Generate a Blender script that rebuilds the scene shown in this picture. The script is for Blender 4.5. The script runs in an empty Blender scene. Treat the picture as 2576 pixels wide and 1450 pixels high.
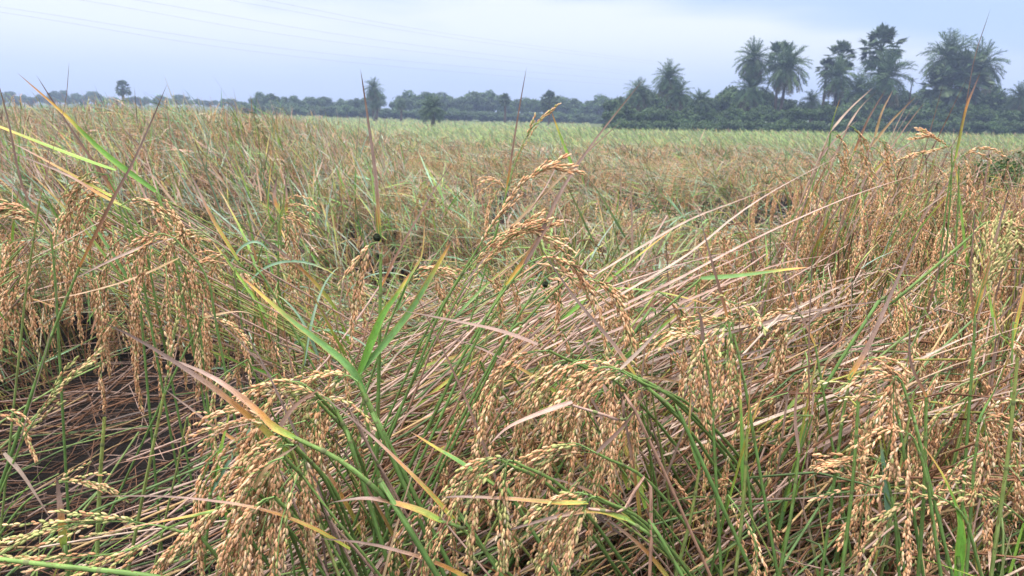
import bpy, math
import numpy as np
from mathutils import Matrix, Vector

S = bpy.context.scene
COL = S.collection
rng = np.random.default_rng(7)

# ------------------------------------------------------------------ camera
CAMZ = 1.25
F = 1862.0                      # focal length in units of a 2576 px wide picture
PITCH = math.radians(13.7)
ROLL = math.radians(-0.8)
cam_d = bpy.data.cameras.new("camera"); cam = bpy.data.objects.new("camera", cam_d)
COL.objects.link(cam); S.camera = cam
cam_d.sensor_width = 36.0; cam_d.lens = 36.0 * F / 2576.0
cam_d.clip_start = 0.02; cam_d.clip_end = 3000.0
R = Matrix.Rotation(math.pi / 2 - PITCH, 4, 'X') @ Matrix.Rotation(-ROLL, 4, 'Z')
cam.matrix_world = Matrix.Translation((0, 0, CAMZ)) @ R
cam_d.dof.use_dof = True; cam_d.dof.focus_distance = 1.2; cam_d.dof.aperture_fstop = 12.0
Rn = np.array(R.to_3x3())
S.view_settings.view_transform = 'Standard'; S.view_settings.look = 'None'
S.view_settings.exposure = 0.85; S.view_settings.gamma = 1.0
S.view_settings.use_curve_mapping = False
S.cycles.max_bounces = 6; S.cycles.diffuse_bounces = 1; S.cycles.transmission_bounces = 2; S.cycles.volume_bounces = 0

def P(u, v, y):
    """world point seen at (u, v) of the 2576 x 1450 picture, at the distance y in front"""
    d = Rn @ np.array([(u - 1288.0) / F, -(v - 725.0) / F, -1.0])
    d = d / d[1]
    return np.array([0, 0, CAMZ]) + d * y

# ------------------------------------------------------------------ world
SUN_EL, SUN_ROT = 70.0, 235.0
w = bpy.data.worlds.new("World"); S.world = w; w.use_nodes = True
nt = w.node_tree; nt.nodes.clear(); N = nt.nodes.new; L = nt.links.new
out = N('ShaderNodeOutputWorld'); mixs = N('ShaderNodeMixShader')
bg1 = N('ShaderNodeBackground'); bg2 = N('ShaderNodeBackground')
sky = N('ShaderNodeTexSky'); sky.sky_type = 'NISHITA'; sky.sun_disc = False
sky.sun_elevation = math.radians(SUN_EL); sky.sun_rotation = math.radians(SUN_ROT)
sky.air_density = 1.2; sky.dust_density = 2.0
L(sky.outputs[0], bg1.inputs[0]); bg1.inputs[1].default_value = 0.10
tc = N('ShaderNodeTexCoord'); sep = N('ShaderNodeSeparateXYZ'); L(tc.outputs['Generated'], sep.inputs[0])
mp = N('ShaderNodeMapping'); mp.inputs['Scale'].default_value = (1.0, 1.0, 5.5); mp.inputs['Location'].default_value = (0.35, 0.2, 0.1)
mp.inputs['Rotation'].default_value = (0, 0.12, 0)
L(tc.outputs['Generated'], mp.inputs[0])
nz = N('ShaderNodeTexNoise'); nz.inputs['Scale'].default_value = 1.5; nz.inputs['Detail'].default_value = 4.0; nz.inputs['Roughness'].default_value = 0.45
L(mp.outputs[0], nz.inputs[0])
cr = N('ShaderNodeValToRGB'); cr.color_ramp.interpolation = 'EASE'
cr.color_ramp.elements[0].position = 0.40; cr.color_ramp.elements[0].color = (0.50, 0.66, 0.97, 1)
cr.color_ramp.elements[1].position = 0.56; cr.color_ramp.elements[1].color = (0.93, 0.97, 1.0, 1)
L(nz.outputs[0], cr.inputs[0])
# horizon tint: a flat lavender veil low down
mr = N('ShaderNodeMapRange'); mr.inputs[1].default_value = 0.0; mr.inputs[2].default_value = 0.10; mr.interpolation_type = 'SMOOTHSTEP'
L(sep.outputs[2], mr.inputs[0])
mx = N('ShaderNodeMix'); mx.data_type = 'RGBA'; mx.inputs[6].default_value = (0.61, 0.715, 0.99, 1)
L(mr.outputs[0], mx.inputs[0]); L(cr.outputs[0], mx.inputs[7])
# an overcast sky is brighter overhead
zr = N('ShaderNodeMapRange'); zr.inputs[1].default_value = 0.22; zr.inputs[2].default_value = 0.95
zr.inputs[3].default_value = 1.0; zr.inputs[4].default_value = 3.5; L(sep.outputs[2], zr.inputs[0])
zs = N('ShaderNodeMath'); zs.operation = 'MULTIPLY'; zs.inputs[1].default_value = 0.61; L(zr.outputs[0], zs.inputs[0])
mx2 = N('ShaderNodeMix'); mx2.data_type = 'RGBA'; mx2.inputs[7].default_value = (1.0, 0.94, 0.95, 1)
zr2 = N('ShaderNodeMapRange'); zr2.inputs[1].default_value = 0.22; zr2.inputs[2].default_value = 0.8; L(sep.outputs[2], zr2.inputs[0])
L(zr2.outputs[0], mx2.inputs[0]); L(mx.outputs[2], mx2.inputs[6])
L(mx2.outputs[2], bg2.inputs[0]); L(zs.outputs[0], bg2.inputs[1])
mixs.inputs[0].default_value = 0.92
L(bg1.outputs[0], mixs.inputs[1]); L(bg2.outputs[0], mixs.inputs[2]); L(mixs.outputs[0], out.inputs[0])

sd = bpy.data.lights.new("sun", 'SUN'); sd.energy = 1.5; sd.angle = math.radians(10); sd.color = (1.0, 0.93, 0.86)
so = bpy.data.objects.new("sun", sd); COL.objects.link(so)
az = math.radians(SUN_ROT)
sdir = Vector((math.sin(az) * math.cos(math.radians(SUN_EL)), math.cos(az) * math.cos(math.radians(SUN_EL)), math.sin(math.radians(SUN_EL))))
so.rotation_euler = sdir.to_track_quat('Z', 'Y').to_euler(); so.location = (0, 0, 30)

# ------------------------------------------------------------------ colour helpers
def lin(r, g, b, k=1.0):
    c = np.array([r, g, b]) / 255.0
    return np.where(c <= 0.04045, c / 12.92, ((c + 0.055) / 1.055) ** 2.4) * k

AK = 0.92
GRAIN = [lin(226, 176, 132, 1), lin(234, 188, 146, 1), lin(214, 160, 116, 1), lin(236, 198, 154, 1), lin(196, 142, 102, 1)]
GRAIN_G = [lin(204, 190, 128, AK), lin(182, 180, 114, AK), lin(212, 190, 136, AK), lin(164, 170, 104, AK)]
GRAIN_O = [lin(210, 162, 116, AK), lin(196, 146, 102, AK), lin(216, 176, 128, AK)]
PED = lin(128, 160, 92, AK)
GREEN = lin(104, 134, 82, AK); GREEN2 = lin(134, 160, 94, AK); BLUEG = lin(122, 158, 126, AK); DGREEN = lin(72, 108, 60, AK)
LG = lin(112, 166, 66, AK); LG2 = lin(142, 188, 80, AK); YEL = lin(214, 196, 84, AK); ORA = lin(222, 158, 84, AK); PINK = lin(194, 164, 148, AK); PALE = lin(206, 184, 164, AK)
GREY = lin(142, 120, 108, AK); DARK = lin(92, 74, 64, AK); BRN = lin(150, 108, 80, AK); STRAW = lin(194, 164, 116, AK)

# ------------------------------------------------------------------ materials
def nodes(name):
    m = bpy.data.materials.new(name); m.use_nodes = True
    t = m.node_tree; t.nodes.clear()
    return m, t, t.nodes.new, t.links.new

def mat_plant(name, rough=0.5, spec=0.35, trans=0.0, veins=False, specks=False, nscale=60.0, var=0.25):
    m, t, N, L = nodes(name)
    o = N('ShaderNodeOutputMaterial'); b = N('ShaderNodeBsdfPrincipled')
    b.inputs['Roughness'].default_value = rough; b.inputs['Specular IOR Level'].default_value = spec
    a = N('ShaderNodeAttribute'); a.attribute_name = 'Col'
    tc = N('ShaderNodeTexCoord')
    n = N('ShaderNodeTexNoise'); n.inputs['Scale'].default_value = nscale; n.inputs['Detail'].default_value = 3
    L(tc.outputs['Object'], n.inputs[0])
    r = N('ShaderNodeMapRange'); r.inputs[1].default_value = 0.3; r.inputs[2].default_value = 0.7
    r.inputs[3].default_value = 1.0 - var; r.inputs[4].default_value = 1.0 + var; L(n.outputs[0], r.inputs[0])
    mul = N('ShaderNodeVectorMath'); mul.operation = 'SCALE'; L(a.outputs[0], mul.inputs[0]); L(r.outputs[0], mul.inputs[3])
    col = mul.outputs[0]
    if veins:
        mp = N('ShaderNodeMapping'); mp.inputs['Scale'].default_value = (6.0, 1.2, 1.0); L(tc.outputs['UV'], mp.inputs[0])
        v = N('ShaderNodeTexNoise'); v.inputs['Scale'].default_value = 2.0; v.inputs['Detail'].default_value = 4; v.inputs['Roughness'].default_value = 0.7
        L(mp.outputs[0], v.inputs[0])
        r2 = N('ShaderNodeMapRange'); r2.inputs[1].default_value = 0.3; r2.inputs[2].default_value = 0.7
        r2.inputs[3].default_value = 0.62; r2.inputs[4].default_value = 1.28; L(v.outputs[0], r2.inputs[0])
        m2 = N('ShaderNodeVectorMath'); m2.operation = 'SCALE'; L(col, m2.inputs[0]); L(r2.outputs[0], m2.inputs[3]); col = m2.outputs[0]
        mp3 = N('ShaderNodeMapping'); mp3.inputs['Scale'].default_value = (1.6, 9.0, 1.0); L(tc.outputs['UV'], mp3.inputs[0])
        s = N('ShaderNodeTexNoise'); s.inputs['Scale'].default_value = 4.0; s.inputs['Detail'].default_value = 2
        L(mp3.outputs[0], s.inputs[0])
        r3 = N('ShaderNodeMapRange'); r3.inputs[1].default_value = 0.62; r3.inputs[2].default_value = 0.66; L(s.outputs[0], r3.inputs[0])
        mm = N('ShaderNodeMix'); mm.data_type = 'RGBA'; mm.inputs[7].default_value = (*lin(120, 84, 50, .7), 1)
        L(r3.outputs[0], mm.inputs[0]); L(col, mm.inputs[6]); col = mm.outputs[2]
    L(col, b.inputs['Base Color'])
    if trans > 0:
        tr = N('ShaderNodeBsdfTranslucent'); L(col, tr.inputs[0]); ms = N('ShaderNodeMixShader'); ms.inputs[0].default_value = trans
        L(b.outputs[0], ms.inputs[1]); L(tr.outputs[0], ms.inputs[2]); L(ms.outputs[0], o.inputs[0])
    else:
        L(b.outputs[0], o.inputs[0])
    return m

M_LEAF = mat_plant('rice leaf', 0.42, 0.45, 0.16, veins=True, nscale=25)
M_STEM = mat_plant('rice stem', 0.55, 0.25, 0.0, veins=True, nscale=45, var=0.25)
M_GRAIN = mat_plant('rice grain', 0.55, 0.3, 0.0, nscale=260, var=0.16)
M_SMUT = mat_plant('smut', 0.95, 0.1, 0.0, nscale=400, var=0.5)
M_FOL = mat_plant('foliage', 0.6, 0.25, 0.15, nscale=0.5, var=0.3)
M_BARK = mat_plant('bark', 0.9, 0.1, 0.0, nscale=3.0, var=0.35)
M_SET = [M_STEM, M_LEAF, M_GRAIN]

def nrm(a):
    return a / np.maximum(np.linalg.norm(a, axis=-1, keepdims=True), 1e-9)

# ------------------------------------------------------------------ mesh buffer
class Buf:
    def __init__(s):
        s.V = []; s.C = []; s.U = []; s.F = []; s.M = []; s.n = 0
    def add(s, V, C, Fq, U=None, m=0):
        V = np.asarray(V, float).reshape(-1, 3)
        s.V.append(V); s.C.append(np.broadcast_to(C, V.shape).astype(float))
        s.U.append(np.zeros((len(V), 2)) if U is None else np.asarray(U, float).reshape(-1, 2))
        Fq = np.asarray(Fq, np.int64)
        if Fq.shape[1] == 3: Fq = np.concatenate([Fq, -np.ones((len(Fq), 1), np.int64) - s.n], 1)
        s.F.append(Fq + s.n); s.M.append(np.full(len(Fq), m, np.int32)); s.n += len(V)
    def build(s, name, mats, parent=None, origin=(0, 0, 0), smooth=True):
        V = np.concatenate(s.V) - np.asarray(origin); C = np.concatenate(s.C); U = np.concatenate(s.U)
        Fq = np.concatenate(s.F); M = np.concatenate(s.M)
        tri = Fq[:, 3] < 0
        cnt = np.where(tri, 3, 4).astype(np.int32)
        mask = np.ones(Fq.shape, bool); mask[tri, 3] = False
        loops = Fq[mask].astype(np.int32)
        start = np.concatenate([[0], np.cumsum(cnt)[:-1]]).astype(np.int32)
        me = bpy.data.meshes.new(name)
        me.vertices.add(len(V)); me.vertices.foreach_set('co', V.astype(np.float32).ravel())
        me.loops.add(len(loops)); me.loops.foreach_set('vertex_index', loops)
        me.polygons.add(len(cnt)); me.polygons.foreach_set('loop_start', start)
        me.polygons.foreach_set('loop_total', cnt)
        if isinstance(mats, (list, tuple)):
            for q in mats: me.materials.append(q)
            me.polygons.foreach_set('material_index', M)
        else: me.materials.append(mats)
        me.polygons.foreach_set('use_smooth', np.full(len(cnt), smooth))
        at = me.color_attributes.new('Col', 'FLOAT_COLOR', 'POINT')
        at.data.foreach_set('color', np.concatenate([np.clip(C, 0, 1), np.ones((len(C), 1))], 1).astype(np.float32).ravel())
        uv = me.uv_layers.new(name='UVMap'); uv.data.foreach_set('uv', U[loops].astype(np.float32).ravel())
        me.update(calc_edges=True)
        o = bpy.data.objects.new(name, me); COL.objects.link(o)
        if parent is not None: o.parent = parent
        else: o.location = origin
        return o

def tag(o, label, cat=None, group=None):
    o['label'] = label
    if cat: o['category'] = cat
    if group: o['group'] = group
    return o
def empty(name, loc):
    o = bpy.data.objects.new(name, None); COL.objects.link(o); o.location = loc; o.empty_display_size = 0.1
    return o

# ------------------------------------------------------------------ vectorised shapes
def chain(P0, D0, length, nseg, droop, jit=0.0, target=None, r=rng):
    """bending strands: (N,3) starts and directions -> (N,nseg+1,3)"""
    P0 = np.atleast_2d(P0); n = len(P0)
    D = nrm(np.array(np.broadcast_to(D0, (n, 3)), float)); p = np.array(P0, float)
    seg = (np.broadcast_to(length, (n,)) / nseg)[:, None]
    g = np.broadcast_to(droop, (n,))[:, None]
    T = np.array([0, 0, -1.0]) if target is None else target
    out = [p.copy()]
    for k in range(nseg):
        D = nrm(D + g * T + (r.normal(0, jit, (n, 3)) if jit else 0))
        p = p + D * seg; out.append(p.copy())
    return np.stack(out, 1)

def tangents(Q):
    T = np.empty_like(Q); T[:, 1:-1] = Q[:, 2:] - Q[:, :-2]; T[:, 0] = Q[:, 1] - Q[:, 0]; T[:, -1] = Q[:, -1] - Q[:, -2]
    return nrm(T)

def tubes(B, Q, rad, C, sides=5, m=0):
    n, k, _ = Q.shape
    T = tangents(Q); ref = np.where(np.abs(T[:, :1, 2:3]) > 0.9, np.array([1.0, 0, 0]), np.array([0, 0, 1.0]))
    A = nrm(np.cross(T, np.broadcast_to(ref, T.shape))); Bn = np.cross(T, A)
    th = np.arange(sides) * 2 * np.pi / sides
    rad = np.broadcast_to(rad, (n, k))[..., None, None]
    V = Q[:, :, None] + rad * (A[:, :, None] * np.cos(th)[None, None, :, None] + Bn[:, :, None] * np.sin(th)[None, None, :, None])
    Cc = np.broadcast_to(np.broadcast_to(C, (n, k, 3))[:, :, None], V.shape).reshape(-1, 3)
    i = np.arange(n)[:, None, None] * k * sides + np.arange(k - 1)[None, :, None] * sides
    a = np.arange(sides)[None, None]; b = (a + 1) % sides
    Fq = np.stack([i + a, i + b, i + sides + b, i + sides + a], -1).reshape(-1, 4)
    uu = np.broadcast_to((np.arange(k) / (k - 1))[None, :, None], (n, k, sides)); vv = np.broadcast_to(a / sides, (n, k, sides))
    B.add(V, Cc, Fq, np.stack([vv, uu], -1), m)

def ribbons(B, Q, wid, C, side=None, fold=0.25, twist=0.0, edge=None, m=1, across=3, vscale=1.0, r=rng):
    """leaf blades with a folded midrib; wid (N,k) half widths; edge (N,k,3) colour at the margins"""
    n, k, _ = Q.shape
    T = tangents(Q)
    if side is None:
        ref = nrm(np.array([0, 0, 1.0]) + r.normal(0, 0.35, (n, 3)))
        side = ref
    Sd = nrm(np.cross(T, np.broadcast_to(side[:, None], T.shape))); Nn = np.cross(Sd, T)
    tw = np.broadcast_to(twist, (n,))[:, None, None] * np.linspace(0, 1, k)[None, :, None]
    A = Sd * np.cos(tw) + Nn * np.sin(tw); Nn2 = np.cross(A, T)
    w_ = np.broadcast_to(wid, (n, k))[..., None]
    C = np.broadcast_to(C, (n, k, 3)); E = C if edge is None else np.broadcast_to(edge, (n, k, 3))
    if across == 3:
        V = np.stack([Q - A * w_ + Nn2 * w_ * fold, Q, Q + A * w_ + Nn2 * w_ * fold], 2); Cc = np.stack([E, C, E], 2)
    elif across == 5:
        V = np.stack([Q - A * w_ + Nn2 * w_ * fold, Q - A * w_ * .72 + Nn2 * w_ * fold * .6, Q, Q + A * w_ * .66 + Nn2 * w_ * fold * .55, Q + A * w_ + Nn2 * w_ * fold], 2)
        Cc = np.stack([E, C * .8 + E * .2, C, C, E * .6 + C * .4], 2)
    else:
        V = np.stack([Q - A * w_, Q + A * w_], 2); Cc = np.stack([C, E], 2)
    i = (np.arange(n)[:, None] * k + np.arange(k - 1)[None])[..., None] * across + np.arange(across - 1)
    Fq = np.stack([i, i + 1, i + across + 1, i + across], -1).reshape(-1, 4)
    us = np.broadcast_to(np.linspace(0, 1, across)[None, None] + r.uniform(0, 50, (n, 1, 1)), (n, k, across))
    vs = np.broadcast_to(np.linspace(0, 1, k)[None, :, None] * vscale, (n, k, across))
    B.add(V, Cc.reshape(-1, 3), Fq, np.stack([us, vs], -1), m)

def grain_template(lod):
    if lod == 0:
        prof = [(-0.5, .0), (-0.40, .55), (-0.12, 1.0), (0.20, .88), (0.42, .38), (0.5, 0)]
        s = 6
    elif lod == 1:
        prof = [(-0.5, .0), (-0.22, .95), (0.22, .8), (0.5, 0)]; s = 4
    else:
        prof = [(-0.5, .0), (0.0, 1.0), (0.5, 0)]; s = 3
    V = [(prof[0][0], 0, 0)]; rings = prof[1:-1]
    for x, r_ in rings:
        for q in range(s):
            a = 2 * math.pi * q / s
            V.append((x, r_ * 0.5 * math.cos(a), r_ * 0.36 * math.sin(a)))
    V.append((prof[-1][0], 0, 0)); e = len(V) - 1; Fq = []
    for q in range(s):
        Fq.append((0, 1 + (q + 1) % s, 1 + q, -1)); b = 1 + (len(rings) - 1) * s
        Fq.append((b + q, b + (q + 1) % s, e, -1))
        for j in range(len(rings) - 1):
            b0 = 1 + j * s; b1 = b0 + s
            Fq.append((b0 + q, b0 + (q + 1) % s, b1 + (q + 1) % s, b1 + q))
    return np.array(V, float), np.array(Fq, np.int64)
GT = [grain_template(0), grain_template(1), grain_template(2)]

def grains(B, Pg, D, length, width, C, lod=0, m=2, r=rng):
    T, Fq = GT[lod]; n = len(Pg); k = len(T)
    D = nrm(D); ref = nrm(r.normal(0, 1, (n, 3))); A = nrm(np.cross(D, ref)); Bn = np.cross(D, A)
    l = np.broadcast_to(length, (n,))[:, None, None]; w_ = np.broadcast_to(width, (n,))[:, None, None]
    V = Pg[:, None] + T[None, :, 0:1] * l * D[:, None] + T[None, :, 1:2] * w_ * A[:, None] + T[None, :, 2:3] * w_ * Bn[:, None]
    sh = 1.0 + 0.16 * (T[:, 0])[None, :, None]            # husk a little greener and darker where it is joined
    Cc = C[:, None] * sh
    F4 = np.broadcast_to(Fq[None], (n, len(Fq), 4)).copy()
    off = (np.arange(n) * k)[:, None, None] + B.n
    F4 = np.where(F4 >= 0, F4 + off, -1)
    V = V.reshape(-1, 3)
    B.V.append(V); B.C.append(Cc.reshape(-1, 3)); B.U.append(np.zeros((len(V), 2)))
    B.F.append(F4.reshape(-1, 4)); B.M.append(np.full(n * len(Fq), m, np.int32)); B.n += len(V)

def sample(Q, t):
    """Q (N,k,3), t (N,...) in 0..1 -> points and tangents"""
    k = Q.shape[1] - 1; n = len(Q)
    f = np.clip(t, 0, 0.9999) * k; i = f.astype(int); fr = (f - i)[..., None]
    idx = np.arange(n).reshape((n,) + (1,) * (t.ndim - 1))
    a = Q[idx, i]; b = Q[idx, i + 1]
    return a + (b - a) * fr, nrm(b - a)

def catmull(pts, n):
    p = np.array(pts, float)
    if len(p) == 2: return p[0] + (p[1] - p[0]) * np.linspace(0, 1, n)[:, None]
    p = np.vstack([2 * p[0] - p[1], p, 2 * p[-1] - p[-2]])
    m = len(p) - 3; t = np.linspace(0, m - 1e-6, n); i = t.astype(int); f = (t - i)[:, None]
    a, b, c, d = p[i], p[i + 1], p[i + 2], p[i + 3]
    return 0.5 * (2 * b + (c - a) * f + (2 * a - 5 * b + 4 * c - d) * f ** 2 + (3 * b - a - 3 * c + d) * f ** 3)

def pick(pal, n, r):
    pal = np.array(pal); return pal[r.integers(0, len(pal), n)]

def panicles(B, axis, lod=0, tone=None, nb=10, ng=13, blen=0.095, drb=0.22, spread=0.30, r=rng, gsz=1.0, green=0.2, mp=0, mg=2):
    """axis (N,k,3) rachis curves.  Adds rachis, branches and grains."""
    n = len(axis)
    tj = np.broadcast_to(np.linspace(0.02, 0.80, nb)[None], (n, nb)) + r.normal(0, 0.02, (n, nb))
    pj, dj = sample(axis, tj)
    ref = nrm(r.normal(0, 1, (n, nb, 3))); rad = nrm(ref - (ref * dj).sum(-1, keepdims=True) * dj)
    d0 = nrm(dj + spread * rad)
    ln = (blen * (1.10 - 0.45 * tj) * r.uniform(0.75, 1.15, (n, nb)))
    _, dend = sample(axis, np.clip(tj + 0.35, 0, 0.99))
    tgt = nrm(dend * 0.95 + np.array([0, 0, -0.55]))
    ns = 6 if lod == 0 else 3
    br = chain(pj.reshape(-1, 3), d0.reshape(-1, 3), ln.ravel(), ns, drb * (6 / ns) ** .8, 0.05, tgt.reshape(-1, 3), r)
    # the rachis ends in a spike of grains of its own
    if lod == 0:
        C = PED * r.uniform(0.85, 1.15)
        tubes(B, axis, np.linspace(0.0011, 0.0005, axis.shape[1])[None], C, 4, mp)
        tubes(B, br, 0.00045, C * 1.05, 3, mp)
    elif lod == 1:
        ribbons(B, axis, 0.0009, PED, across=2, m=mp, r=r)
    tg = np.broadcast_to(np.linspace(0.20, 1.0, ng)[None], (len(br), ng)) + r.normal(0, 0.012, (len(br), ng))
    pg, dg = sample(br, tg)
    ref = nrm(r.normal(0, 1, pg.shape)); rd = nrm(ref - (ref * dg).sum(-1, keepdims=True) * dg)
    gl = 0.0090 * gsz; gw = 0.0038 * gsz
    if lod == 2: gl *= 2.6; gw *= 1.9
    if lod == 1: gl *= 1.12; gw *= 1.1
    pg = pg + rd * gw * 0.55
    dd = nrm(dg + 0.28 * rd)
    # terminal grains along the rachis tip
    nt_ = ng; ta = np.broadcast_to(np.linspace(0.72, 1.0, nt_)[None], (n, nt_)); pa, da = sample(axis, ta)
    ra = nrm(r.normal(0, 1, pa.shape)); pa = pa + ra * gw * .5; da = nrm(da + .25 * ra)
    Pg = np.concatenate([pg.reshape(-1, 3), pa.reshape(-1, 3)]); Dg = np.concatenate([dd.reshape(-1, 3), da.reshape(-1, 3)])
    m_ = len(Pg)
    # colours: tone per panicle, green towards the branch bases
    if tone is None: tone = r.uniform(0, 1, n)
    tn = np.broadcast_to(tone, (n,))
    tg_all = np.concatenate([np.repeat(tn, nb * ng), np.repeat(tn, nt_)])
    base = pick(GRAIN, m_, r); gr = pick(GRAIN_G, m_, r); og = pick(GRAIN_O, m_, r)
    isg = (r.uniform(0, 1, m_) < .62 * green * (0.5 + tg_all))[:, None]; iso = (r.uniform(0, 1, m_) < 0.25)[:, None]
    C = np.where(isg, gr, np.where(iso, og, base)) * r.uniform(0.86, 1.12, (m_, 1))
    od = r.uniform(0, 1, m_)[:, None]; C = np.where(od < .03, BRN * .75, np.where(od > .975, lin(232, 210, 174, .95), C))
    C = C * (1.06 - 0.22 * tg_all[:, None] * (1 - isg))
    grains(B, Pg, Dg, gl * r.uniform(0.85, 1.12, m_), gw * r.uniform(0.85, 1.1, m_), C, lod, mg, r)

def leafprof(k, kind='lance'):
    t = np.linspace(0, 1, k)
    return np.minimum(1, 0.55 + 3 * t) * np.power(np.clip(1 - t, 0, 1), 0.62 if kind == 'lance' else 0.85) + 0.02

def leafcol(kind, k, r):
    t = np.linspace(0, 1, k)[:, None]
    def ramp(stops):
        xs = [s_[0] for s_ in stops]; cs = np.array([s_[1] for s_ in stops])
        return np.stack([np.interp(t[:, 0], xs, cs[:, q]) for q in range(3)], 1)
    j = r.uniform(-0.08, 0.08)
    if kind == 'green':
        g = [LG, LG2, LG, LG * .7 + BLUEG * .3][r.integers(0, 4)]
        mid = ramp([(0, g), (0.6 + j, g), (0.78 + j, YEL), (0.88, ORA), (1, GREY)])
        ed = ramp([(0, g), (0.35 + j, g * .6 + YEL * .4), (0.55, ORA), (0.85, PINK), (1, DARK)])
    elif kind == 'half':
        mid = ramp([(0, LG2), (0.25 + j, YEL * .5 + GREEN2 * .5), (0.42 + j, ORA), (0.62, PINK), (0.85, GREY), (1, DARK)])
        ed = ramp([(0, YEL), (0.2 + j, ORA), (0.5, PINK), (0.8, GREY), (1, DARK)])
    elif kind == 'blue':
        mid = ramp([(0, BLUEG), (0.8, BLUEG), (1, YEL)]); ed = mid
    elif kind == 'spear':
        mid = ramp([(0, YEL), (0.10, ORA), (0.25, BRN * .6 + PINK * .4), (0.5, PINK * .5 + GREY * .5), (.85, GREY), (1, DARK)]); ed = ramp([(0, GREEN2), (0.12, YEL), (0.25, PINK), (0.6, GREY), (1, DARK)])
    elif kind == 'dark':
        mid = ramp([(0, ORA), (0.12, BRN), (0.3, BRN * .5 + GREY * .5), (.7, GREY), (1, DARK)]); ed = mid * .9
    else:
        a = [PINK, PALE, STRAW, GREY, PINK][r.integers(0, 5)]; b = [PINK, GREY, BRN][r.integers(0, 3)]
        mid = ramp([(0, a), (0.7, (a + b) / 2), (1, b * .8)]); ed = mid * r.uniform(.85, 1.1)
    s_ = r.uniform(0.85, 1.12)
    return mid * s_, ed * s_

def stemcol(k, kind, r):
    t = np.linspace(0, 1, k)[:, None]
    if kind == 'green': a, b = LG * .25 + GREEN * .6, LG2 * .25 + GREEN2 * .6
    elif kind == 'yel': a, b = GREEN2 * .85, GREEN2 * .7 + YEL * .2
    else: a, b = BRN, PINK
    return (a + (b - a) * t) * r.uniform(.85, 1.1)

def ground(x, y):
    x = np.asarray(x, float); y = np.asarray(y, float)
    far = np.clip((y - 4) / 30.0, 0, 1); far = far * far * (3 - 2 * far)
    base = -0.85 * far - 1.0 * np.clip((y - 60) / 110.0, 0, 1.5)
    sg = 1 / (1 + np.exp(-np.clip((-x - .20 * np.maximum(y, 0)) / (.05 * np.maximum(y, 1) + .2), -30, 30)))
    bp = np.clip((y - 3.6) / 4.4, 0, 1); bp = bp * bp * (3 - 2 * bp); bq = np.clip((y - 13) / 30, 0, 1); bq = bq * bq * (3 - 2 * bq)
    left = sg * bp * (1 - bq) * (.26 + .50 * far)
    return base + left + 0.02 * np.sin(x * 3.1 + y * 1.7) * np.exp(-y / 20)

exec_count = {'stalk': 0}
# ================================================================== individual rice stalks
def stalk(label, group, stem, pan=None, leaves=(), srad=0.0021, skind='green', tone=None, seed=0, nb=12, ng=16, blen=0.095,
          drb=0.34, spread=0.17, green=0.2, smut=None, root=None, gsz=1.02):
    """stem: world points from the top downwards or base->neck.  pan: world points.  leaves: [(world pts base->tip, halfwidth, kind)]"""
    r = np.random.default_rng(1000 + seed)
    stem = np.array(stem, float)
    b0 = stem[0].copy(); dd_ = stem[0] - stem[1]; hz_ = b0[2] - ground(b0[0], b0[1])
    ex = np.array([0, 0.0]) if dd_[2] > -.02 else dd_[:2] / -dd_[2] * hz_
    ex = ex * min(1.0, .38 / max(np.linalg.norm(ex), 1e-6)); b0 = b0 + [ex[0], ex[1], 0]
    rt = np.array([b0[0], b0[1], ground(b0[0], b0[1])]) if root is None else np.array(root, float)
    if np.linalg.norm(rt - stem[0]) > 0.05: stem = np.vstack([rt, stem])
    e = tag(empty('rice_stalk', rt), label, 'rice stalk', group)
    k = 14; Q = catmull(stem, k)[None]
    B = Buf(); rr = np.linspace(1.25, 0.8, k) * srad
    C = stemcol(k, skind, r)
    tubes(B, Q, rr[None], C[None], 6)
    # leaf sheath nodes
    for tn_ in (0.35, 0.62, 0.85):
        p_, d_ = sample(Q, np.array([tn_])); q = np.stack([p_[0] - d_[0] * .004, p_[0], p_[0] + d_[0] * .004])[None]
        tubes(B, q, np.array([[.9, 1.35, .9]]) * srad * .92, (BRN * .25 + GREEN * .75)[None, None], 6)
    B.build('stem', M_STEM, e, rt)
    for pts, wd, kind in leaves:
        kk = 12; Ql = catmull(pts, kk)[None]
        B = Buf(); mid, ed = leafcol(kind, kk, r)
        prof = leafprof(kk)
        # blades face roughly up and to the viewer side
        ref = nrm(np.array([[r.normal(0, .3), -0.5 + r.normal(0, .3), 0.8]]))
        ribbons(B, Ql, (prof * wd)[None], mid[None], side=ref, fold=0.35, twist=r.normal(0, .5), edge=ed[None], m=0, across=5 if wd > .004 else 3, vscale=8, r=r)
        o = B.build('leaf', M_LEAF, e, rt)
    if pan is not None:
        B = Buf(); ax = catmull(pan, 14)[None]
        panicles(B, ax, 0, tone, nb, ng, blen, drb, spread, r, gsz, green, 0, 1)
        po = B.build('panicle', [M_STEM, M_GRAIN], e, rt)
        if smut is not None:
            for sp, sr, dark in smut:
                B = Buf(); th = np.linspace(0, np.pi, 7)[:, None]; ph = np.linspace(0, 2 * np.pi, 9)[None, :-1]
                X = np.stack([np.sin(th) * np.cos(ph), np.sin(th) * np.sin(ph), np.cos(th) + 0 * ph], -1)
                X = X * (sr * (1 + r.normal(0, .13, X.shape[:2])))[..., None] + sp
                i = np.arange(6)[:, None] * 8; a = np.arange(8)[None]; b = (a + 1) % 8
                B.add(X, np.array([.022, .028, .016]) if dark else lin(214, 150, 40, .8), np.stack([i + a, i + b, i + 8 + b, i + 8 + a], -1).reshape(-1, 4))
                so_ = B.build('smut_ball', M_SMUT, po, rt, smooth=False)
                so_['label'] = 'sooty dark green smut ball on the panicle' if dark else 'orange smut ball on the panicle'
    exec_count['stalk'] += 1
    return e

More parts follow.
